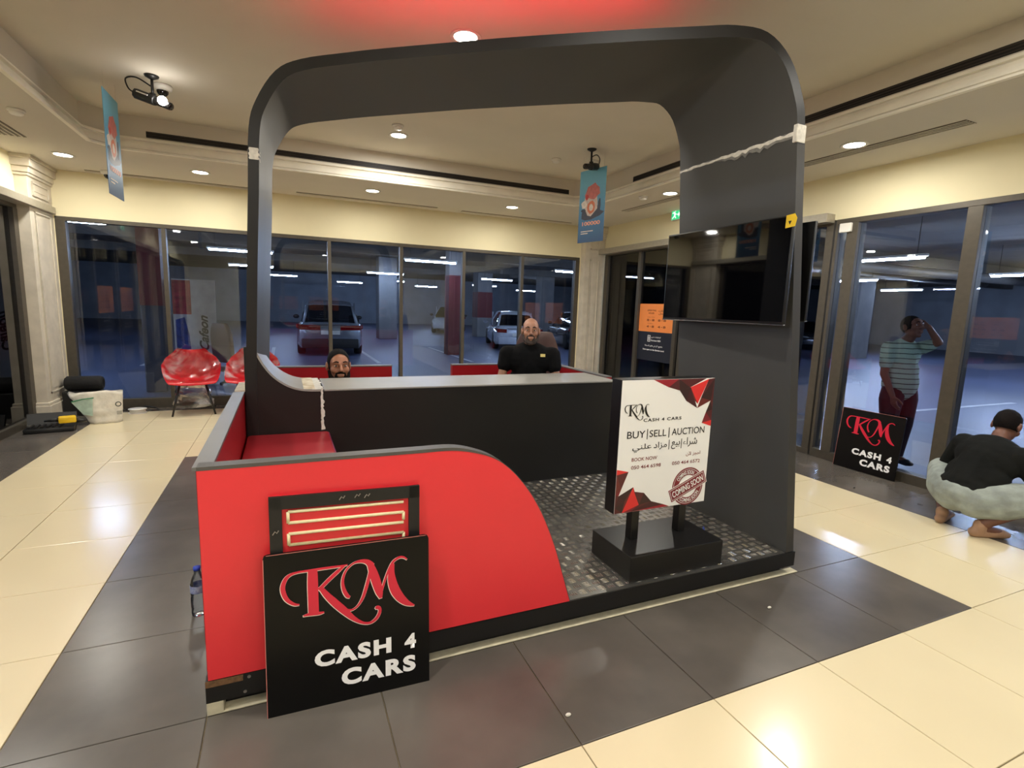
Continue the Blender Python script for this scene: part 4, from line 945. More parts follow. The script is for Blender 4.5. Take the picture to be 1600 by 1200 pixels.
# ================================================================ exit signs, sensor
def exit_sign(loc, rz, label):
    r = empty('exit_sign', loc, rz, label, 'sign')          # faces local -y
    MB().box(-.14, .14, 0, .05, 0, .16).build('housing', M_white, r, bevel=.006)
    MB().box(-.13, .13, -.003, 0, .012, .15).build('green_face', emis('exit_green', None, 1.1, (.03, .50, .20)), r)
    wl = emis('exit_white', None, 1.3, (.75, 1.0, .8))
    def P(n, pts): 
        a = sum(pts[i][0]*pts[(i+1) % len(pts)][1]-pts[(i+1) % len(pts)][0]*pts[i][1] for i in range(len(pts)))
        MB().prism(pts if a > 0 else pts[::-1], 'y', -.0045, -.003).build(n, wl, r)
    P('door_symbol', [(.055,.025),(.115,.025),(.115,.138),(.055,.138)])
    P('arrow', [(-.005,.085),(.02,.085),(.02,.115),(.045,.075),(.02,.035),(.02,.065),(-.005,.065)])
    P('running_figure', [(-.115,.035),(-.09,.05),(-.07,.075),(-.085,.105),(-.11,.095),(-.112,.105),(-.08,.12),(-.055,.112),(-.04,.085),(-.02,.09),(-.02,.08),(-.048,.072),(-.05,.06),(-.03,.03),(-.042,.026),(-.066,.055),(-.085,.036),(-.11,.025)])
    MB().lathe([(.001,-.0045),(.011,-.0045),(.011,-.003),(.001,-.003)], 14, (-.05,0,.132), 'y').build('figure_head', wl, r)
exit_sign((4.31, 4.81, 2.82), -PI/2, 'green emergency exit sign above the right doors')
exit_sign((-3.51, 3.6, 2.62), PI/2, 'green emergency exit sign above the left doors')
o = MB().box(-.03, 0, -.06, .06, -.04, .05).build('door_sensor', M_white, bevel=.006); o.location = (4.345, 2.30, 2.40); tag(o, 'small white sensor box at the end of the right door header', 'sensor')

# ================================================================ ceiling cameras, detectors
def dome_camera(loc, label):
    r = empty('dome_camera', loc, 0, label, 'camera')
    MB().lathe([(.001,0),(.075,0),(.078,-.012),(.070,-.035),(.050,-.045),(.001,-.046)], 22).build('housing', M_white, r, True)
    MB().lathe([(.046,-.046),(.044,-.062),(.032,-.080),(.014,-.090),(.001,-.092)], 20, caps=False).build('dome', mat('smoked_dome', (22, 20, 20), .1), r, True)
    MB().lathe([(.001,-.06),(.014,-.068),(.014,-.09),(.001,-.094)], 12, (.012,-.02,0)).build('lens', M_bplastic, r, True)
dome_camera((2.64, 4.45, ZU), 'white dome camera on the tray ceiling behind the right banner')
dome_camera((-2.80, 6.60, ZC), 'white dome camera on the lower ceiling beside the left banner')
dome_camera((-1.83, 4.36, ZU), 'white dome camera on the tray ceiling beside the lit spotlight')
def detector(loc, label):
    r = empty('smoke_detector', loc, 0, label, 'detector')
    MB().lathe([(.001,0),(.058,0),(.06,-.012),(.054,-.018),(.001,-.018)], 20).build('base', M_white, r, True)
    MB().lathe([(.045,-.018),(.046,-.034),(.034,-.042),(.001,-.044)], 20, caps=False).build('cover', M_white, r, True)
detector((-2.86, 4.4, ZC), 'round white smoke detector on the left lower ceiling')
detector((3.33, 4.33, ZC), 'round white smoke detector left of the exit sign')
detector((.22, 4.35, ZU), 'round smoke detector on the tray ceiling by the farther downlight')
detector((2.2, 4.6, ZU), 'round smoke detector on the tray ceiling left of the right spotlight')
detector((-1.05, 5.0, ZU), 'round smoke detector on the tray ceiling by the arch corner')
o = MB().lathe([(.001,0),(.03,0),(.03,-.006),(.001,-.007)], 16).build('sprinkler_cover', M_white, None, True); o.location = (3.36, 2.25, ZC); tag(o, 'small flat sprinkler cover beside the right pillar', 'sprinkler')
def track_head(loc, aim, label, lit):
    """spotlight projector hung from a ceiling rose"""
    r = empty('ceiling_spotlight', loc, 0, label, 'spotlight')
    MB().lathe([(.001,0),(.055,0),(.05,-.012),(.016,-.030),(.001,-.031)], 20).build('ceiling_rose', M_bplastic, r, True)
    a = Vector(aim).normalized(); c = Vector((0,0,-.19))
    MB().tube([(0,0,-.02),(0,0,-.10),c+Vector((0,0,.03))], .011, 10).build('stem', M_bplastic, r, True)
    MB().tube([c+Vector((0,0,.05)), c+Vector((0,0,.02))], [.024,.020], 12).build('swivel_joint', M_bplastic, r, True)
    MB().tube([c-a*.16, c-a*.155, c+a*.02, c+a*.022, c+a*.16, c+a*.165], [.036,.042,.042,.032,.032,.026], 8).build('barrel', M_bplastic, r, bevel=.002, smooth=True)
    MB().tube([c+a*.165, c+a*.168], .026, 14).build('lens', M_screen, r, True)
    s = a.cross(Vector((0,0,1))).normalized()
    MB().tube([c-a*.12+s*.036+Vector((0,0,.016)), c-a*.02+s*.036+Vector((0,0,.016))], .006, 6).build('side_stripe', M_white, r)
    MB().tube(arc_pts([(0,0,-.09), tuple(-a*.14+Vector((0,0,-.06))), tuple(-a*.24+Vector((0,0,-.10))), tuple(c-a*.22+Vector((0,0,.02))), tuple(c-a*.16)], 5), .006, 8).build('cable', M_bplastic, r, True)
    if lit:
        q = c+a*.06+Vector((.03,-.06,.0))
        MB().tube([c+a*.02, q], .010, 8).build('lamp_arm', M_bplastic, r)
        MB().ell(q, .036, 14).build('lamp', emis('spot_lamp', None, 45.0, (1.0, .95, .88)), r, True)
track_head((-1.87, 4.16, ZU), (.85, -.42, -.32), 'ceiling spotlight with a blazing lamp left of the arch', True)
track_head((2.36, 4.04, ZU), (-.80, -.55, -.22), 'black ceiling spotlight in front of the right banner', False)

# ================================================================ hanging banners
def banner(loc, rz, label, w=.345, h=.76, facing=1):
    r = empty('hanging_banner', loc, rz, label, 'banner', None)     # sheet in the local xz plane, top at z=0
    M = MATS.get('banner_sky')
    if not M:
        M = bpy.data.materials.new('banner_sky'); M.use_nodes = True; nt = M.node_tree; b = nt.nodes['Principled BSDF']; b.inputs['Roughness'].default_value = .5
        tc = nt.nodes.new('ShaderNodeTexCoord'); sx = nt.nodes.new('ShaderNodeSeparateXYZ'); nt.links.new(tc.outputs['Generated'], sx.inputs[0]); cr = nt.nodes.new('ShaderNodeValToRGB'); nt.links.new(sx.outputs['Z'], cr.inputs[0])
        e = cr.color_ramp.elements; e[0].position = .0; e[0].color = (*lin((44, 84, 128)), 1); e[1].position = .8; e[1].color = (*lin((112, 180, 208)), 1); x = e.new(.3); x.color = (*lin((66, 122, 168)), 1)
        nt.links.new(cr.outputs[0], b.inputs['Base Color']); MATS['banner_sky'] = M
    sh = MB().box(-w/2, w/2, -.002, .002, -h, 0).build('sheet', M, r)
    cols = dict(pale=(206, 190, 182), rose=(196, 110, 104), red=(196, 60, 56), dark=(60, 66, 84), orange=(214, 120, 84), white=(226, 216, 206))
    for sgn in (-1, 1):
        def blob(name, cx, cz, rx, rz_, c, d, n=9, jag=.15, seed=1):
            rnd = random.Random(seed); q = [(sgn*cx*w+rx*w*math.cos(2*PI*k/n)*(1+jag*(rnd.random()-.5)*2), cz*h+rz_*h*math.sin(2*PI*k/n)*(1+jag*(rnd.random()-.5)*2)) for k in range(n)]
            lo, hi = sorted((sgn*.002, sgn*(.002+d))); MB().prism(q, 'y', lo, hi).build(name, mat('banner_'+c, cols[c], .5, var=.1, scale=30), sh)
        blob('printed_shape', .0, -.60, .40, .10, 'dark', .0006, 12, .25, 2); blob('printed_shape', .02, -.46, .26, .17, 'pale', .0008, 12, .15, 3); blob('printed_shape', -.02, -.30, .30, .10, 'rose', .0010, 14, .25, 4)
        blob('printed_shape', .02, -.52, .15, .09, 'orange', .0012, 10, .1, 5); blob('printed_shape', .02, -.52, .08, .05, 'white', .0014, 8, .1, 6); blob('printed_shape', .20, -.37, .08, .04, 'red', .0012, 8, .2, 7)
        blob('printed_shape', -.30, -.50, .05, .10, 'dark', .0012, 7, .2, 8); blob('printed_shape', .30, -.47, .12, .06, 'white', .0010, 9, .25, 9); blob('printed_shape', .32, -.55, .10, .02, 'dark', .0012, 7, .2, 10)
        f = (lambda p: (p[0], -.0042, p[1])) if sgn < 0 else (lambda p: (-p[0], .0042, p[1]))
        fit_text('lettering', '100000', mat('banner_peach', (240, 168, 140), .5), sh, -.34*w, .36*w, -.765*h, 0, cap_h=.055*h, offset=.03, frame=f)
        [MB().box(*sorted((sgn*(-.38*w)*-1 if sgn > 0 else -.38*w, (sgn*-1)*b_*w)), *sorted((sgn*.0025, sgn*.0042)), zz*h, (zz+.012)*h).build('print_line', mat('banner_white', (226, 230, 234), .5), sh) for b_, zz in ((.10, -.85), (-.10, -.88))]
    zt = ZU-loc[2]
    for x in (-w*.4, w*.4): MB().tube([(x, 0, -.01), (x, 0, zt)], .0006, 5).build('hanging_wire', M_steel, r)
    return r
banner((-2.22, 4.38, 3.17), math.radians(89), 'sky blue advertising banner hanging edge on at the left', .41, .84)
banner((2.495, 4.2, 3.145), math.radians(-75), 'sky blue advertising banner hanging at the right by the spotlight', .414, .84)

# ================================================================ wrapped red chairs
def shell_point(u, v):
    """u across -1..1, v from front edge 0 to top of back 1"""
    prof_ = arc_pts([(-.27,.40),(-.24,.425),(-.12,.415),(.02,.405),(.13,.43),(.19,.52),(.225,.64),(.245,.76),(.25,.80)], 6)
    t = v*(len(prof_)-1); i = min(int(t), len(prof_)-2); f = t-i; y = prof_[i][0]*(1-f)+prof_[i+1][0]*f; z = prof_[i][1]*(1-f)+prof_[i+1][1]*f
    hw = .25+.055*math.sin(PI*min(1, v*1.15))-.10*max(0, v-.72)/.28
    a = abs(u); arm = max(0, 1-abs(v-.5)/.36)
    return Vector((u*hw*(1+.10*arm), y-.10*a**2.5*max(0, v-.45), z+(.17*arm*a**3)+.02*a*a))
def shell_chair(loc, rz, label, skip_front=False):
    r = empty('shell_chair', loc, rz, label, 'chair')
    mb = MB(); nu, nv = 16, 22; th = .012
    P = [[shell_point(-1+2*i/nu, j/nv) for i in range(nu+1)] for j in range(nv+1)]
    rings = []
    for j in range(nv+1):
        top_ = P[j]; rings.append([p for p in top_]+[p+Vector((0, .010, -.010)) for p in reversed(top_)])
    mb.loft([[tuple(p) for p in rg] for rg in rings]); mb.build('seat_shell', mat('red_plastic_shell', (214, 40, 50), .25, var=.05, scale=12), r, smooth='auto', fix=True)
    for sx, sy in ((-1,-1),(1,-1),(-1,1),(1,1)):
        MB().tube([(sx*.14, sy*.12, .40), (sx*.235, sy*.215, .0)], [.016,.011], 10).build('leg', mat('black_chair_leg', (22, 20, 20), .4), r, True)
    MB().box(-.15, .15, -.012, .012, .385, .40).box(-.012, .012, -.14, .14, .385, .40).build('underframe', M_bplastic, r)
    # crumpled film round shell and legs
    film = glassmat('plastic_film', (.95,.95,.96), 1.5, .12, .95); rnd = random.Random(int(loc[0]*100)); mb = MB(); rings = []
    for k in range(9):
        z = .10+.31*k/8; hw = .17+.05*(1-k/8)+.02*math.sin(k*1.7); rings.append([(hw*math.copysign(abs(math.cos(a))**.6, math.cos(a))*(1+.10*(rnd.random()-.5)), hw*math.copysign(abs(math.sin(a))**.6, math.sin(a))*(1+.10*(rnd.random()-.5)), z+.02*(rnd.random()-.5)) for a in [2*PI*i/22 for i in range(22)]])
    mb.loft(rings, True, False); mb.build('leg_wrap', film, r)
    mb = MB(); rg = []
    for j in range(nv+1): rg.append([tuple(P[j][i]+Vector((.012*(rnd.random()-.5), -.014-.012*rnd.random(), .012+.012*rnd.random()))) for i in range(nu+1)])
    mb.loft(rg, False, False); mb.build('shell_wrap', film, r)
    return r
shell_chair((-2.02, 6.40, 0), math.radians(8), 'red shell armchair wrapped in clear film by the left back window')
shell_chair((-1.33, 6.42, 0), math.radians(-8), 'red shell armchair wrapped in film half hidden by the left post')

# ================================================================ bag, tools, tape, roll in the left corner
M_bag = mat('white_woven_bag', (214, 208, 192), .8, var=.1, scale=12, bump=.6, bscale=16)
r = empty('plastic_bag', (-2.86, 6.03, 0), .25, 'crumpled white plastic bag with a green edge in the left corner', 'bag')
mb = MB(); rings = []; rnd = random.Random(21); n = 26
for k in range(13):
    t = k/12; z = .36*t; ax_ = .15+.05*t; ay = .10*(1-t*.75); ox = -.03*t
    rings.append([(ox+ax_*math.copysign(abs(math.cos(a))**.7, math.cos(a))*(1+.07*(rnd.random()-.5))-(.10*t if math.cos(a) < -.3 else 0), ay*math.sin(a)*(1+.3*(rnd.random()-.5)), z+(.02*math.sin(3*a)*t)+.015*(rnd.random()-.5)*(k > 0)) for a in [2*PI*i/n for i in range(n)]])
mb.loft(rings); mb.build('sack', M_bag, r, True)
mb = MB(); mb.add([(-.11,-.085,.30),(-.30,-.07,.27),(-.20,-.08,.12),(-.12,-.09,.10),(-.11,-.075,.30),(-.30,-.06,.27),(-.20,-.07,.12),(-.12,-.08,.10)], [(0,1,2,3),(7,6,5,4),(0,4,5,1),(1,5,6,2),(2,6,7,3),(3,7,4,0)]); mb.build('green_flap', mat('pale_green_plastic', (176, 200, 184), .5, var=.15, scale=14), r)
MB().tube([(-.10,-.09,.31),(-.20,-.085,.30),(-.30,-.07,.275)], .007, 6).build('green_edge', mat('green_plastic', (40, 120, 80), .5), r)
MB().lathe([(.020,-.004),(.030,-.004),(.030,.0),(.020,.0)], 16, (.12,-.088,.22), 'y', False).build('round_mark', mat('bag_mark', (60, 70, 60), .6), r)
for z in (.10,.115,.13): MB().box(.10,.15,-.098,-.094,z,z+.006).build('print_line', mat('bag_mark', (60, 70, 60), .6), r)
r = empty('tool_case', (-3.28, 5.70, 0), .18, 'open black tool case with a yellow tool on top in the left corner', 'tool case')
MB().box(-.20,.22,-.13,.10,0,.05).build('case', M_bplastic, r, bevel=.012, smooth=True)
MB().hexa([(-.20,.10,.05),(.22,.10,.05),(.22,.13,.05),(-.20,.13,.05)], [(-.20,.14,.17),(.22,.14,.17),(.22,.16,.17),(-.20,.16,.17)]).build('lid', M_bplastic, r, fix=True)
for i in range(6): MB().tube([(-.16+.05*i,-.08,.055),(-.14+.05*i,.05,.062)], .012, 8).build('socket_tool', mat('tool_grey', (70, 68, 66), .35, metal=.7), r)
r = empty('yellow_drill', (-3.11, 5.66, .076), .3, 'yellow and black power tool lying on the black tool case', 'tool')
MB().box(-.075,.075,-.04,.04,.012,.085).build('drill_body', mat('tool_yellow', (240, 196, 30), .4), r, bevel=.014, smooth=True)
MB().tube([(.07,0,.03),(.12,.0,.02),(.16,.01,.018)], [.028,.024,.02], 10).build('grip', M_bplastic, r, True)
MB().tube([(-.07,0,.05),(-.13,0,.05),(-.19,.01,.045)], [.022,.016,.008], 10).build('chuck', M_bplastic, r, True)
r = empty('work_glove', (-3.42, 5.95, 0), .4, 'pale crumpled work glove left of the tool case', 'glove')
q = MB(); q.ell((0,0,.025),(.075,.045,.025),12)
for k in range(4): q.cap((.05,-.03+.02*k,.025),.013,(.12,-.045+.028*k,.016),.011,8)
q.cap((-.02,.035,.025),.014,(.03,.075,.016),.011,8); q.cap((-.08,0,.024),.026,(-.11,0,.022),.03,8)
remeshed(q, 'glove', mat('glove_cream', (190, 180, 160), .9, var=.15, scale=20), r, .007, 2)
r = empty('cable_reel', (-2.66, 6.52, 0), 0, 'flat white cable reel on the floor by the back window', 'reel')
MB().lathe([(.03,0),(.10,0),(.10,.008),(.03,.008)], 26).lathe([(.03,.05),(.10,.05),(.10,.058),(.03,.058)], 26).build('flange', M_white, r, True)
MB().lathe([(.03,.008),(.085,.008),(.085,.05),(.03,.05)], 26, caps=False).build('winding', M_white, r, True)
r = empty('black_cable', (-2.9, 6.68, 0), 0, 'loose black cable lying along the foot of the back window', 'cable')
MB().tube(arc_pts([(-.1,0,.012),(.1,.05,.012),(.3,.02,.05),(.45,-.03,.012),(.36,-.08,.012)], 6), .010, 8).build('cable', M_bplastic, r, True)
r = empty('rolled_mat', (-3.2, 6.60, 0), 0, 'black rolled bag on a dark box behind the white bag', 'bag')
MB().box(-.20,.16,-.12,.12,0,.30).build('box', M_bplastic, r, bevel=.01)
MB().lathe([(.001,-.19),(.07,-.19),(.088,-.17),(.09,.15),(.075,.185),(.05,.19),(.04,.17),(.001,.17)], 20, (0,0,.39), 'x').build('roll', mat('black_fabric', (16, 16, 17), .85, bump=.3, bscale=40), r, True)
# ================================================================ car park outside
M_cpfloor = mat('car_park_floor', (80, 88, 116), .45, var=.08, scale=.7, rvar=.03)
M_cpceil = mat('car_park_ceiling', (86, 84, 82), .9, var=.15, scale=1.0)
M_cpwall = mat('car_park_wall', (132, 138, 148), .8, var=.1, scale=1.0)
M_conc = mat('concrete_column', (116, 115, 116), .8, var=.1, scale=2)
M_redp = mat('red_column_paint', (92, 20, 24), .6, var=.08)
g = MB().box(-26, 34, -16, 42, -.12, -.065).build('car_park_floor', M_cpfloor); tag(g, 'dark glossy car park floor outside the windows', kind='structure')
g = MB().box(-26, 34, -16, 42, 3.5, 3.6).build('car_park_ceiling', M_cpceil); tag(g, 'dark concrete car park ceiling', kind='structure')
for nm, b in (('car_park_wall_back', (-26,34,40,40.3)), ('car_park_wall_left', (-20.3,-20,-16,42)), ('car_park_wall_right', (33.5,33.8,-16,42)), ('car_park_wall_front', (-26,34,-12.3,-12))):
    g = MB().box(b[0], b[1], b[2], b[3], -.07, 3.5).build(nm, M_cpwall); tag(g, 'grey concrete wall at the far side of the car park', kind='structure')
ORD = ['first', 'second', 'third', 'fourth', 'fifth', 'sixth']
def strip(x0, x1, y0, y1, lab):
    o = MB().box(x0, x1, y0, y1, -.065, -.062).build('bay_line', mat('bay_line_white', (190, 192, 196), .6)); tag(o, lab, 'marking', 'painted bay lines in the car park')
for i in range(5): strip(-6.5+2.6*i, -6.4+2.6*i, 12.5, 17.5, 'painted bay line behind the back windows, %s from the left' % ORD[i])
strip(6.0, 12.5, 1.0, 1.1, 'painted bay line outside the right windows, nearer the crouching person'); strip(6.0, 12.5, 4.0, 4.1, 'painted bay line outside the right windows, farther off')
M_tubeE = emis('fluorescent_tube', None, TUBE_E, (.66, .78, 1.0)); M_tubeF = emis('fluorescent_tube_back', None, TUBE_E*.36, (.60, .75, 1.0))
def fluoro(x, y, z, rz, lab, tm=None):
    r = empty('fluorescent_light', (x, y, z), rz, lab, 'ceiling light', 'car park tube lights')
    MB().box(-.78,.78,-.05,.05,.02,.07).build('housing', M_white, r)
    MB().tube([(-.74,0,0),(.74,0,0)], .024, 8).build('tube', tm or M_tubeE, r, True)
    for sx in (-.6,.6): MB().tube([(sx,0,.07),(sx,0,3.5-z)], .006, 5).build('hanger', M_bplastic, r)
ROWS = {}
for (x, y) in ((-1.9, 14.3), (3.0, 13.6), (8.0, 14.0), (-7.0, 14.3), (-4.5, 10.2), (6.2, 9.6), (-2, 21), (3, 21), (8, 21), (-1, 28), (4.5, 28), (10, 28), (13, 21), (13, 14), (2.9, 33), (8, 34), (15, 33), (-10, 21)):
    row = 'nearest' if y < 11 else 'second' if y < 16 else 'third' if y < 25 else 'fourth' if y < 30 else 'farthest'
    ROWS.setdefault(row, []).append((x, y))
for row, L in ROWS.items():
    for i, (x, y) in enumerate(sorted(L)): fluoro(x, y, 2.72, .03, 'car park tube light, %s from the left in the %s row behind the back windows' % (ORD[i], row), M_tubeF)
SIDE = []
for (x, y) in ((10.4, 5.65), (10.4, 1.0), (16, 5.6), (16, 10), (22, 6), (22, 12), (10.4, -4), (-8, 5), (-8, 0), (-13, 5), (-13, 10), (16, 0)):
    SIDE.append((x, y))
for side, nm in ((1, 'right'), (-1, 'left')):
    for i, (x, y) in enumerate(sorted([p for p in SIDE if p[0]*side > 0], key=lambda p: (abs(p[0]), -p[1]))): fluoro(x, y, 2.72, PI/2+.05, 'car park tube light %s to the %s windows' % (['nearest', 'second nearest', 'third nearest', 'fourth nearest', 'fifth nearest', 'sixth nearest', 'seventh nearest', 'eighth nearest', 'ninth nearest'][i], nm))
M_ca = None
for (x, y, sx, sy, rz_, e) in ((-2, 15, 12, 8, 0, 1.0), (6, 18, 12, 10, 0, 1.0), (12, 5, 8, 10, 0, 1.0)): pass
def column(x, y, wx, wy, red, label, shaft=None):
    r = empty('concrete_column', (x, y, -.065), 0, label, 'column')
    MB().box(-wx/2, wx/2, -wy/2, wy/2, 0, 3.56).build('shaft', shaft or M_conc, r, bevel=.02)
    if red: MB().box(-wx/2-.004, wx/2+.004, -wy/2-.004, wy/2+.004, red[0], red[1]).build('red_band', M_redp, r)
column(4.06, 14.8, .45, .45, (.0, 2.5), 'column with a tall red band beyond the middle back pane')
column(3.3, 22.5, .8, .8, None, 'pale column behind the grey car in the car park')
column(8.6, 24.5, .8, .8, (1.0, 2.3), 'column with a red band behind the white cars')
column(-2.84, 8.75, .30, .30, (1.4, 2.6), 'dark red banded column outside the leftmost back pane', mat('navy_column_paint', (44, 48, 62), .6))
column(20.2, 12.6, .9, .9, None, 'grey column beyond the right window')
column(-8, 20, .8, .8, (0, 1.2), 'column with a low red band at the far left of the car park')
column(13, 26, .8, .8, None, 'grey column at the far right of the car park')
for i, (y, z) in enumerate(((9.0, 3.2), (12.0, 3.1), (18.0, 3.2), (24, 3.2))):
    o = MB().box(-19, 30, y-.15, y+.15, z, 3.5).build('ceiling_beam', M_cpceil); tag(o, 'dark concrete beam across the car park ceiling', 'beam', 'car park ceiling beams')
for i, (y, z, rr) in enumerate(((8.3, 2.95, .14), (10.6, 3.05, .10))):
    o = MB().tube([(-15, y, z), (25, y, z)], rr, 14).build('ceiling_pipe', mat('pipe_grey', (104, 102, 98), .5), None, True); tag(o, 'thick grey pipe under the car park ceiling, nearer' if i == 0 else 'thinner grey pipe under the car park ceiling, farther', 'pipe')

# standing board with script lettering outside the second pane
r = empty('advert_board', (-2.36, 9.4, -.065), math.radians(-3), 'pale advertising board with dark script standing outside the second back pane', 'sign')
MB().box(-.33,.33,0,.02,.05,1.86).build('board', mat('advert_grey', (176, 176, 180), .5), r)
MB().box(-.33,-.05,-.003,0,1.25,1.84).build('red_photo', mat('advert_red', (150, 40, 56), .5, var=.3, scale=9), r)
MB().prism([(-.30,.4),(-.06,.3),(-.10,.9),(-.16,1.2),(-.30,1.15)], 'y', -.004, 0).build('blue_figure', mat('advert_blue', (40, 60, 130), .5, var=.3, scale=9), r)
fr90 = lambda p: (.20-p[1], -.005, .62+p[0])
fit_text('lettering', 'Cafeon', mat('advert_ink', (28, 28, 34), .5), r, 0, .62, 0, 0, cap_h=.15, offset=.03, shear=.4, frame=fr90)
for sx in (-.2,.2): MB().tube([(sx,.25,0),(sx,.02,1.2)], .012, 6).build('prop_leg', M_bplastic, r)

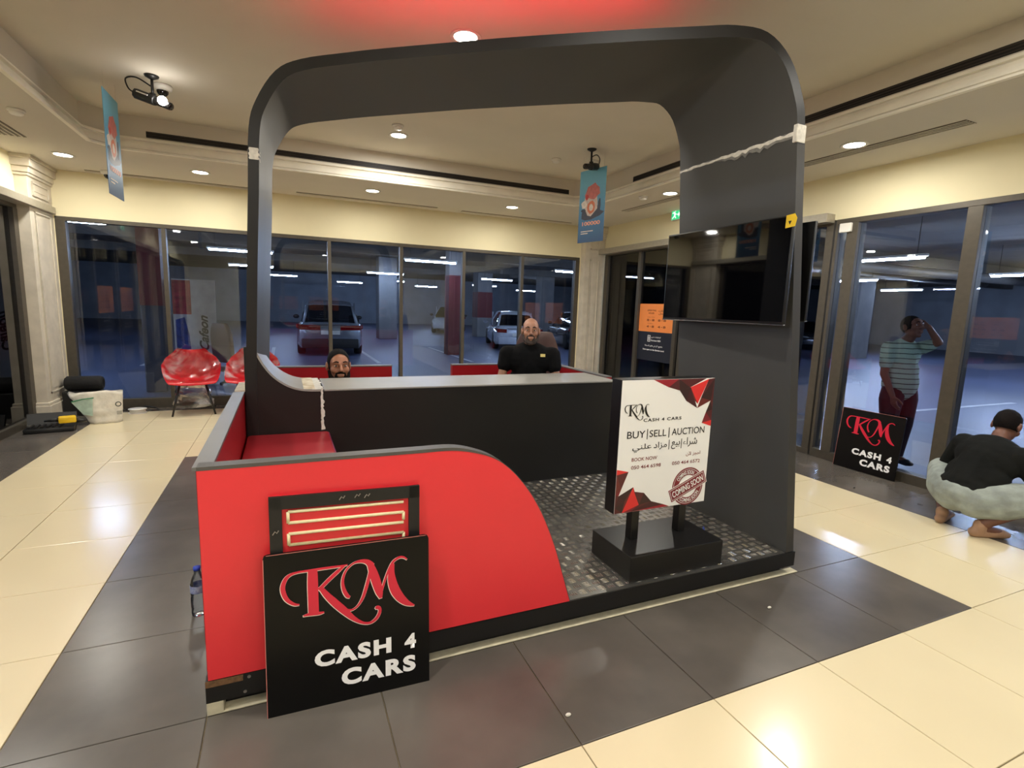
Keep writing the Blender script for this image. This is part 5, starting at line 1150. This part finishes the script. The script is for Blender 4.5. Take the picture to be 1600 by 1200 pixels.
# ================================================================ cars
M_carglass = mat('car_glass', (14, 17, 22), .05, var=.05, coat=.3); M_tyre = mat('tyre_rubber', (16, 16, 16), .8); M_rim = mat('alloy_rim', (150, 152, 156), .3, metal=.9)
M_tail = mat('tail_lamp_red', (120, 10, 16), .15, coat=.5); M_headl = mat('head_lamp', (200, 206, 214), .1, coat=.5)
def car(loc, rz, rgb, label, L=4.4, W=1.8, H=1.5, suv=True, metal=.6):
    """rear faces local -y, origin on the ground under the rear bumper centre"""
    r = empty('car', loc, rz, label, 'car')
    paint = mat('car_paint_%d_%d_%d' % rgb, rgb, .25, metal=metal, var=.04, coat=.6)
    hw = W/2; belt = H*.60; rear_belt = belt*(1.02 if suv else 1.05)
    secs = [(0.0,.80,.30,.62*H*.9),(.06,.92,.24,.60*H),(.35,.985,.20,rear_belt),(.9,1.0,.18,belt*1.01),(2.0,1.0,.18,belt*.99),(3.0,1.0,.18,belt*.96),(3.6,.98,.20,belt*.90),(4.1,.92,.22,belt*.78),(4.36,.80,.28,belt*.66),(4.4,.70,.34,belt*.6)]
    k = L/4.4; rings = []
    for (y, wf, zb, zt) in secs:
        w_ = hw*wf; rings.append([(-w_*.92,y*k,zb),(-w_,y*k,zb+.12),(-w_*1.0,y*k,(zb+zt)*.55),(-w_*.97,y*k,zt-.10),(-w_*.88,y*k,zt-.02),(-w_*.6,y*k,zt),(w_*.6,y*k,zt),(w_*.88,y*k,zt-.02),(w_*.97,y*k,zt-.10),(w_,y*k,(zb+zt)*.55),(w_,y*k,zb+.12),(w_*.92,y*k,zb)])
    body = MB().loft(rings).build('body', paint, r, smooth='auto', fix=True)
    # greenhouse
    if suv: gs = [(.14,.80,0),(.45,.90,.80),(.62,.90,.95),(1.0,.88,1.0),(1.9,.87,1.0),(2.5,.86,.94),(3.15,.84,.30),(3.35,.84,0)]
    else: gs = [(.62,.80,0),(1.15,.86,.78),(1.35,.86,.95),(1.7,.85,1.0),(2.3,.85,1.0),(2.65,.85,.93),(3.2,.83,.28),(3.4,.83,0)]
    gh = H-belt; rings = []; roof = []
    for (y, wf, t) in gs:
        zt = belt-.02+gh*t; wb = hw*wf; wt = hw*(wf-.27*t)
        rings.append([(-wb,y*k,belt-.06),(-(wb+wt)/2*1.02,y*k,(belt+zt)/2),(-wt,y*k,zt-.03*t),(-wt*.7,y*k,zt),(wt*.7,y*k,zt),(wt,y*k,zt-.03*t),((wb+wt)/2*1.02,y*k,(belt+zt)/2),(wb,y*k,belt-.06)])
        if t > .72: roof.append([(-wt-.012,y*k,zt-.06),(-wt-.004,y*k,zt-.012),(-wt*.7,y*k,zt+.012),(wt*.7,y*k,zt+.012),(wt+.004,y*k,zt-.012),(wt+.012,y*k,zt-.06)])
    MB().loft(rings).build('windows', M_carglass, r, smooth='auto', fix=True)
    MB().loft(roof).build('roof', paint, r, smooth='auto', fix=True)
    for sx in (-1, 1):   # pillars
        for a, b in (((0),(1)), ((len(gs)-3),(len(gs)-1))):
            p0 = rings[a][0 if sx < 0 else 7]; p1 = rings[b][2 if sx < 0 else 5]
            if a: p0, p1 = rings[b][0 if sx < 0 else 7], rings[a][2 if sx < 0 else 5]
            MB().tube([p0, p1], .045, 6).build('pillar', paint, r, True)
        m_ = (2.05 if suv else 2.2)*k; MB().box(sx*hw*.86-.02, sx*hw*.86+.02, m_-.03, m_+.03, belt-.03, H-.07).build('pillar', paint, r)
        q = MB(); q.ell((sx*(hw+.09), 2.95*k, belt+.08), (.10,.05,.07), 12); q.build('mirror', M_bplastic if suv else paint, r, True)
        ti = .30 if suv else .52
        MB().hexa([(sx*hw*ti,-.02,.60*H-.22),(sx*hw*.90,.0,.60*H-.21),(sx*hw*1.01,.26*k,.60*H-.17),(sx*hw*ti,.1,.60*H-.17)], [(sx*hw*ti,-.02,.60*H-.09),(sx*hw*.90,.0,.60*H-.07),(sx*hw*1.01,.32*k,.60*H-.06),(sx*hw*ti,.1,.60*H-.07)]).build('tail_lamp', M_tail, r, fix=True)
        MB().hexa([(sx*hw*.55,4.30*k,belt*.60),(sx*hw*.92,4.1*k,belt*.62),(sx*hw*.96,4.0*k,belt*.66),(sx*hw*.55,4.25*k,belt*.62)], [(sx*hw*.55,4.31*k,belt*.72),(sx*hw*.92,4.12*k,belt*.76),(sx*hw*.96,3.95*k,belt*.80),(sx*hw*.55,4.22*k,belt*.76)]).build('head_lamp', M_headl, r, fix=True)
        for wy in (.80*k, 3.55*k):
            wr = .33; ty = MB().lathe([(.20,-.11),(.30,-.11),(wr,-.08),(wr,.08),(.30,.11),(.20,.11)], 24, (sx*(hw-.11), wy, wr), 'x').build('tyre', M_tyre, r, True)
            MB().lathe([(.001,-.085),(.205,-.095),(.205,.095),(.001,.085)], 20, (sx*(hw-.11), wy, wr), 'x').build('rim', M_rim, ty, True)
    MB().box(-hw*.86, hw*.86, -.035, .12, .22, .50).build('bumper', mat('bumper_black', (24, 24, 25), .6) if suv else paint, r, bevel=.04, smooth=True)
    MB().box(-.26,.26,-.045,-.03,.62 if suv else .52,.73 if suv else .63).build('number_plate', mat('number_plate', (214, 212, 204), .5), r)
    MB().box(-hw*.5,hw*.5,-.028,.03,.60*H-.075,.60*H-.055).build('chrome_strip', M_chrome, r)
    return r
FZ = -.065
car((.30, 14.5, FZ), math.radians(-3), (136, 142, 152), 'grey car seen from behind outside the middle back panes', 4.3, 1.82, 1.60, True)
car((6.95, 16.0, FZ), math.radians(-16), (206, 210, 220), 'white saloon parked behind the bald man outside', 4.6, 1.82, 1.44, False, .1)
car((9.9, 15.6, FZ), math.radians(-14), (22, 22, 25), 'black car parked right of the white saloon outside', 4.6, 1.85, 1.5, True, .2)
car((8.9, 31.0, FZ), math.radians(160), (210, 214, 220), 'distant white car facing this way in the car park', 4.4, 1.8, 1.55, True, .1)
car((24.6, 19.8, FZ), math.radians(155), (120, 124, 132), 'silver car far off beyond the right window', 4.5, 1.8, 1.45, False)
car((1.9, 27.0, FZ), math.radians(10), (40, 42, 48), 'dark car far behind the grey car in the car park', 4.4, 1.8, 1.5, False, .2)
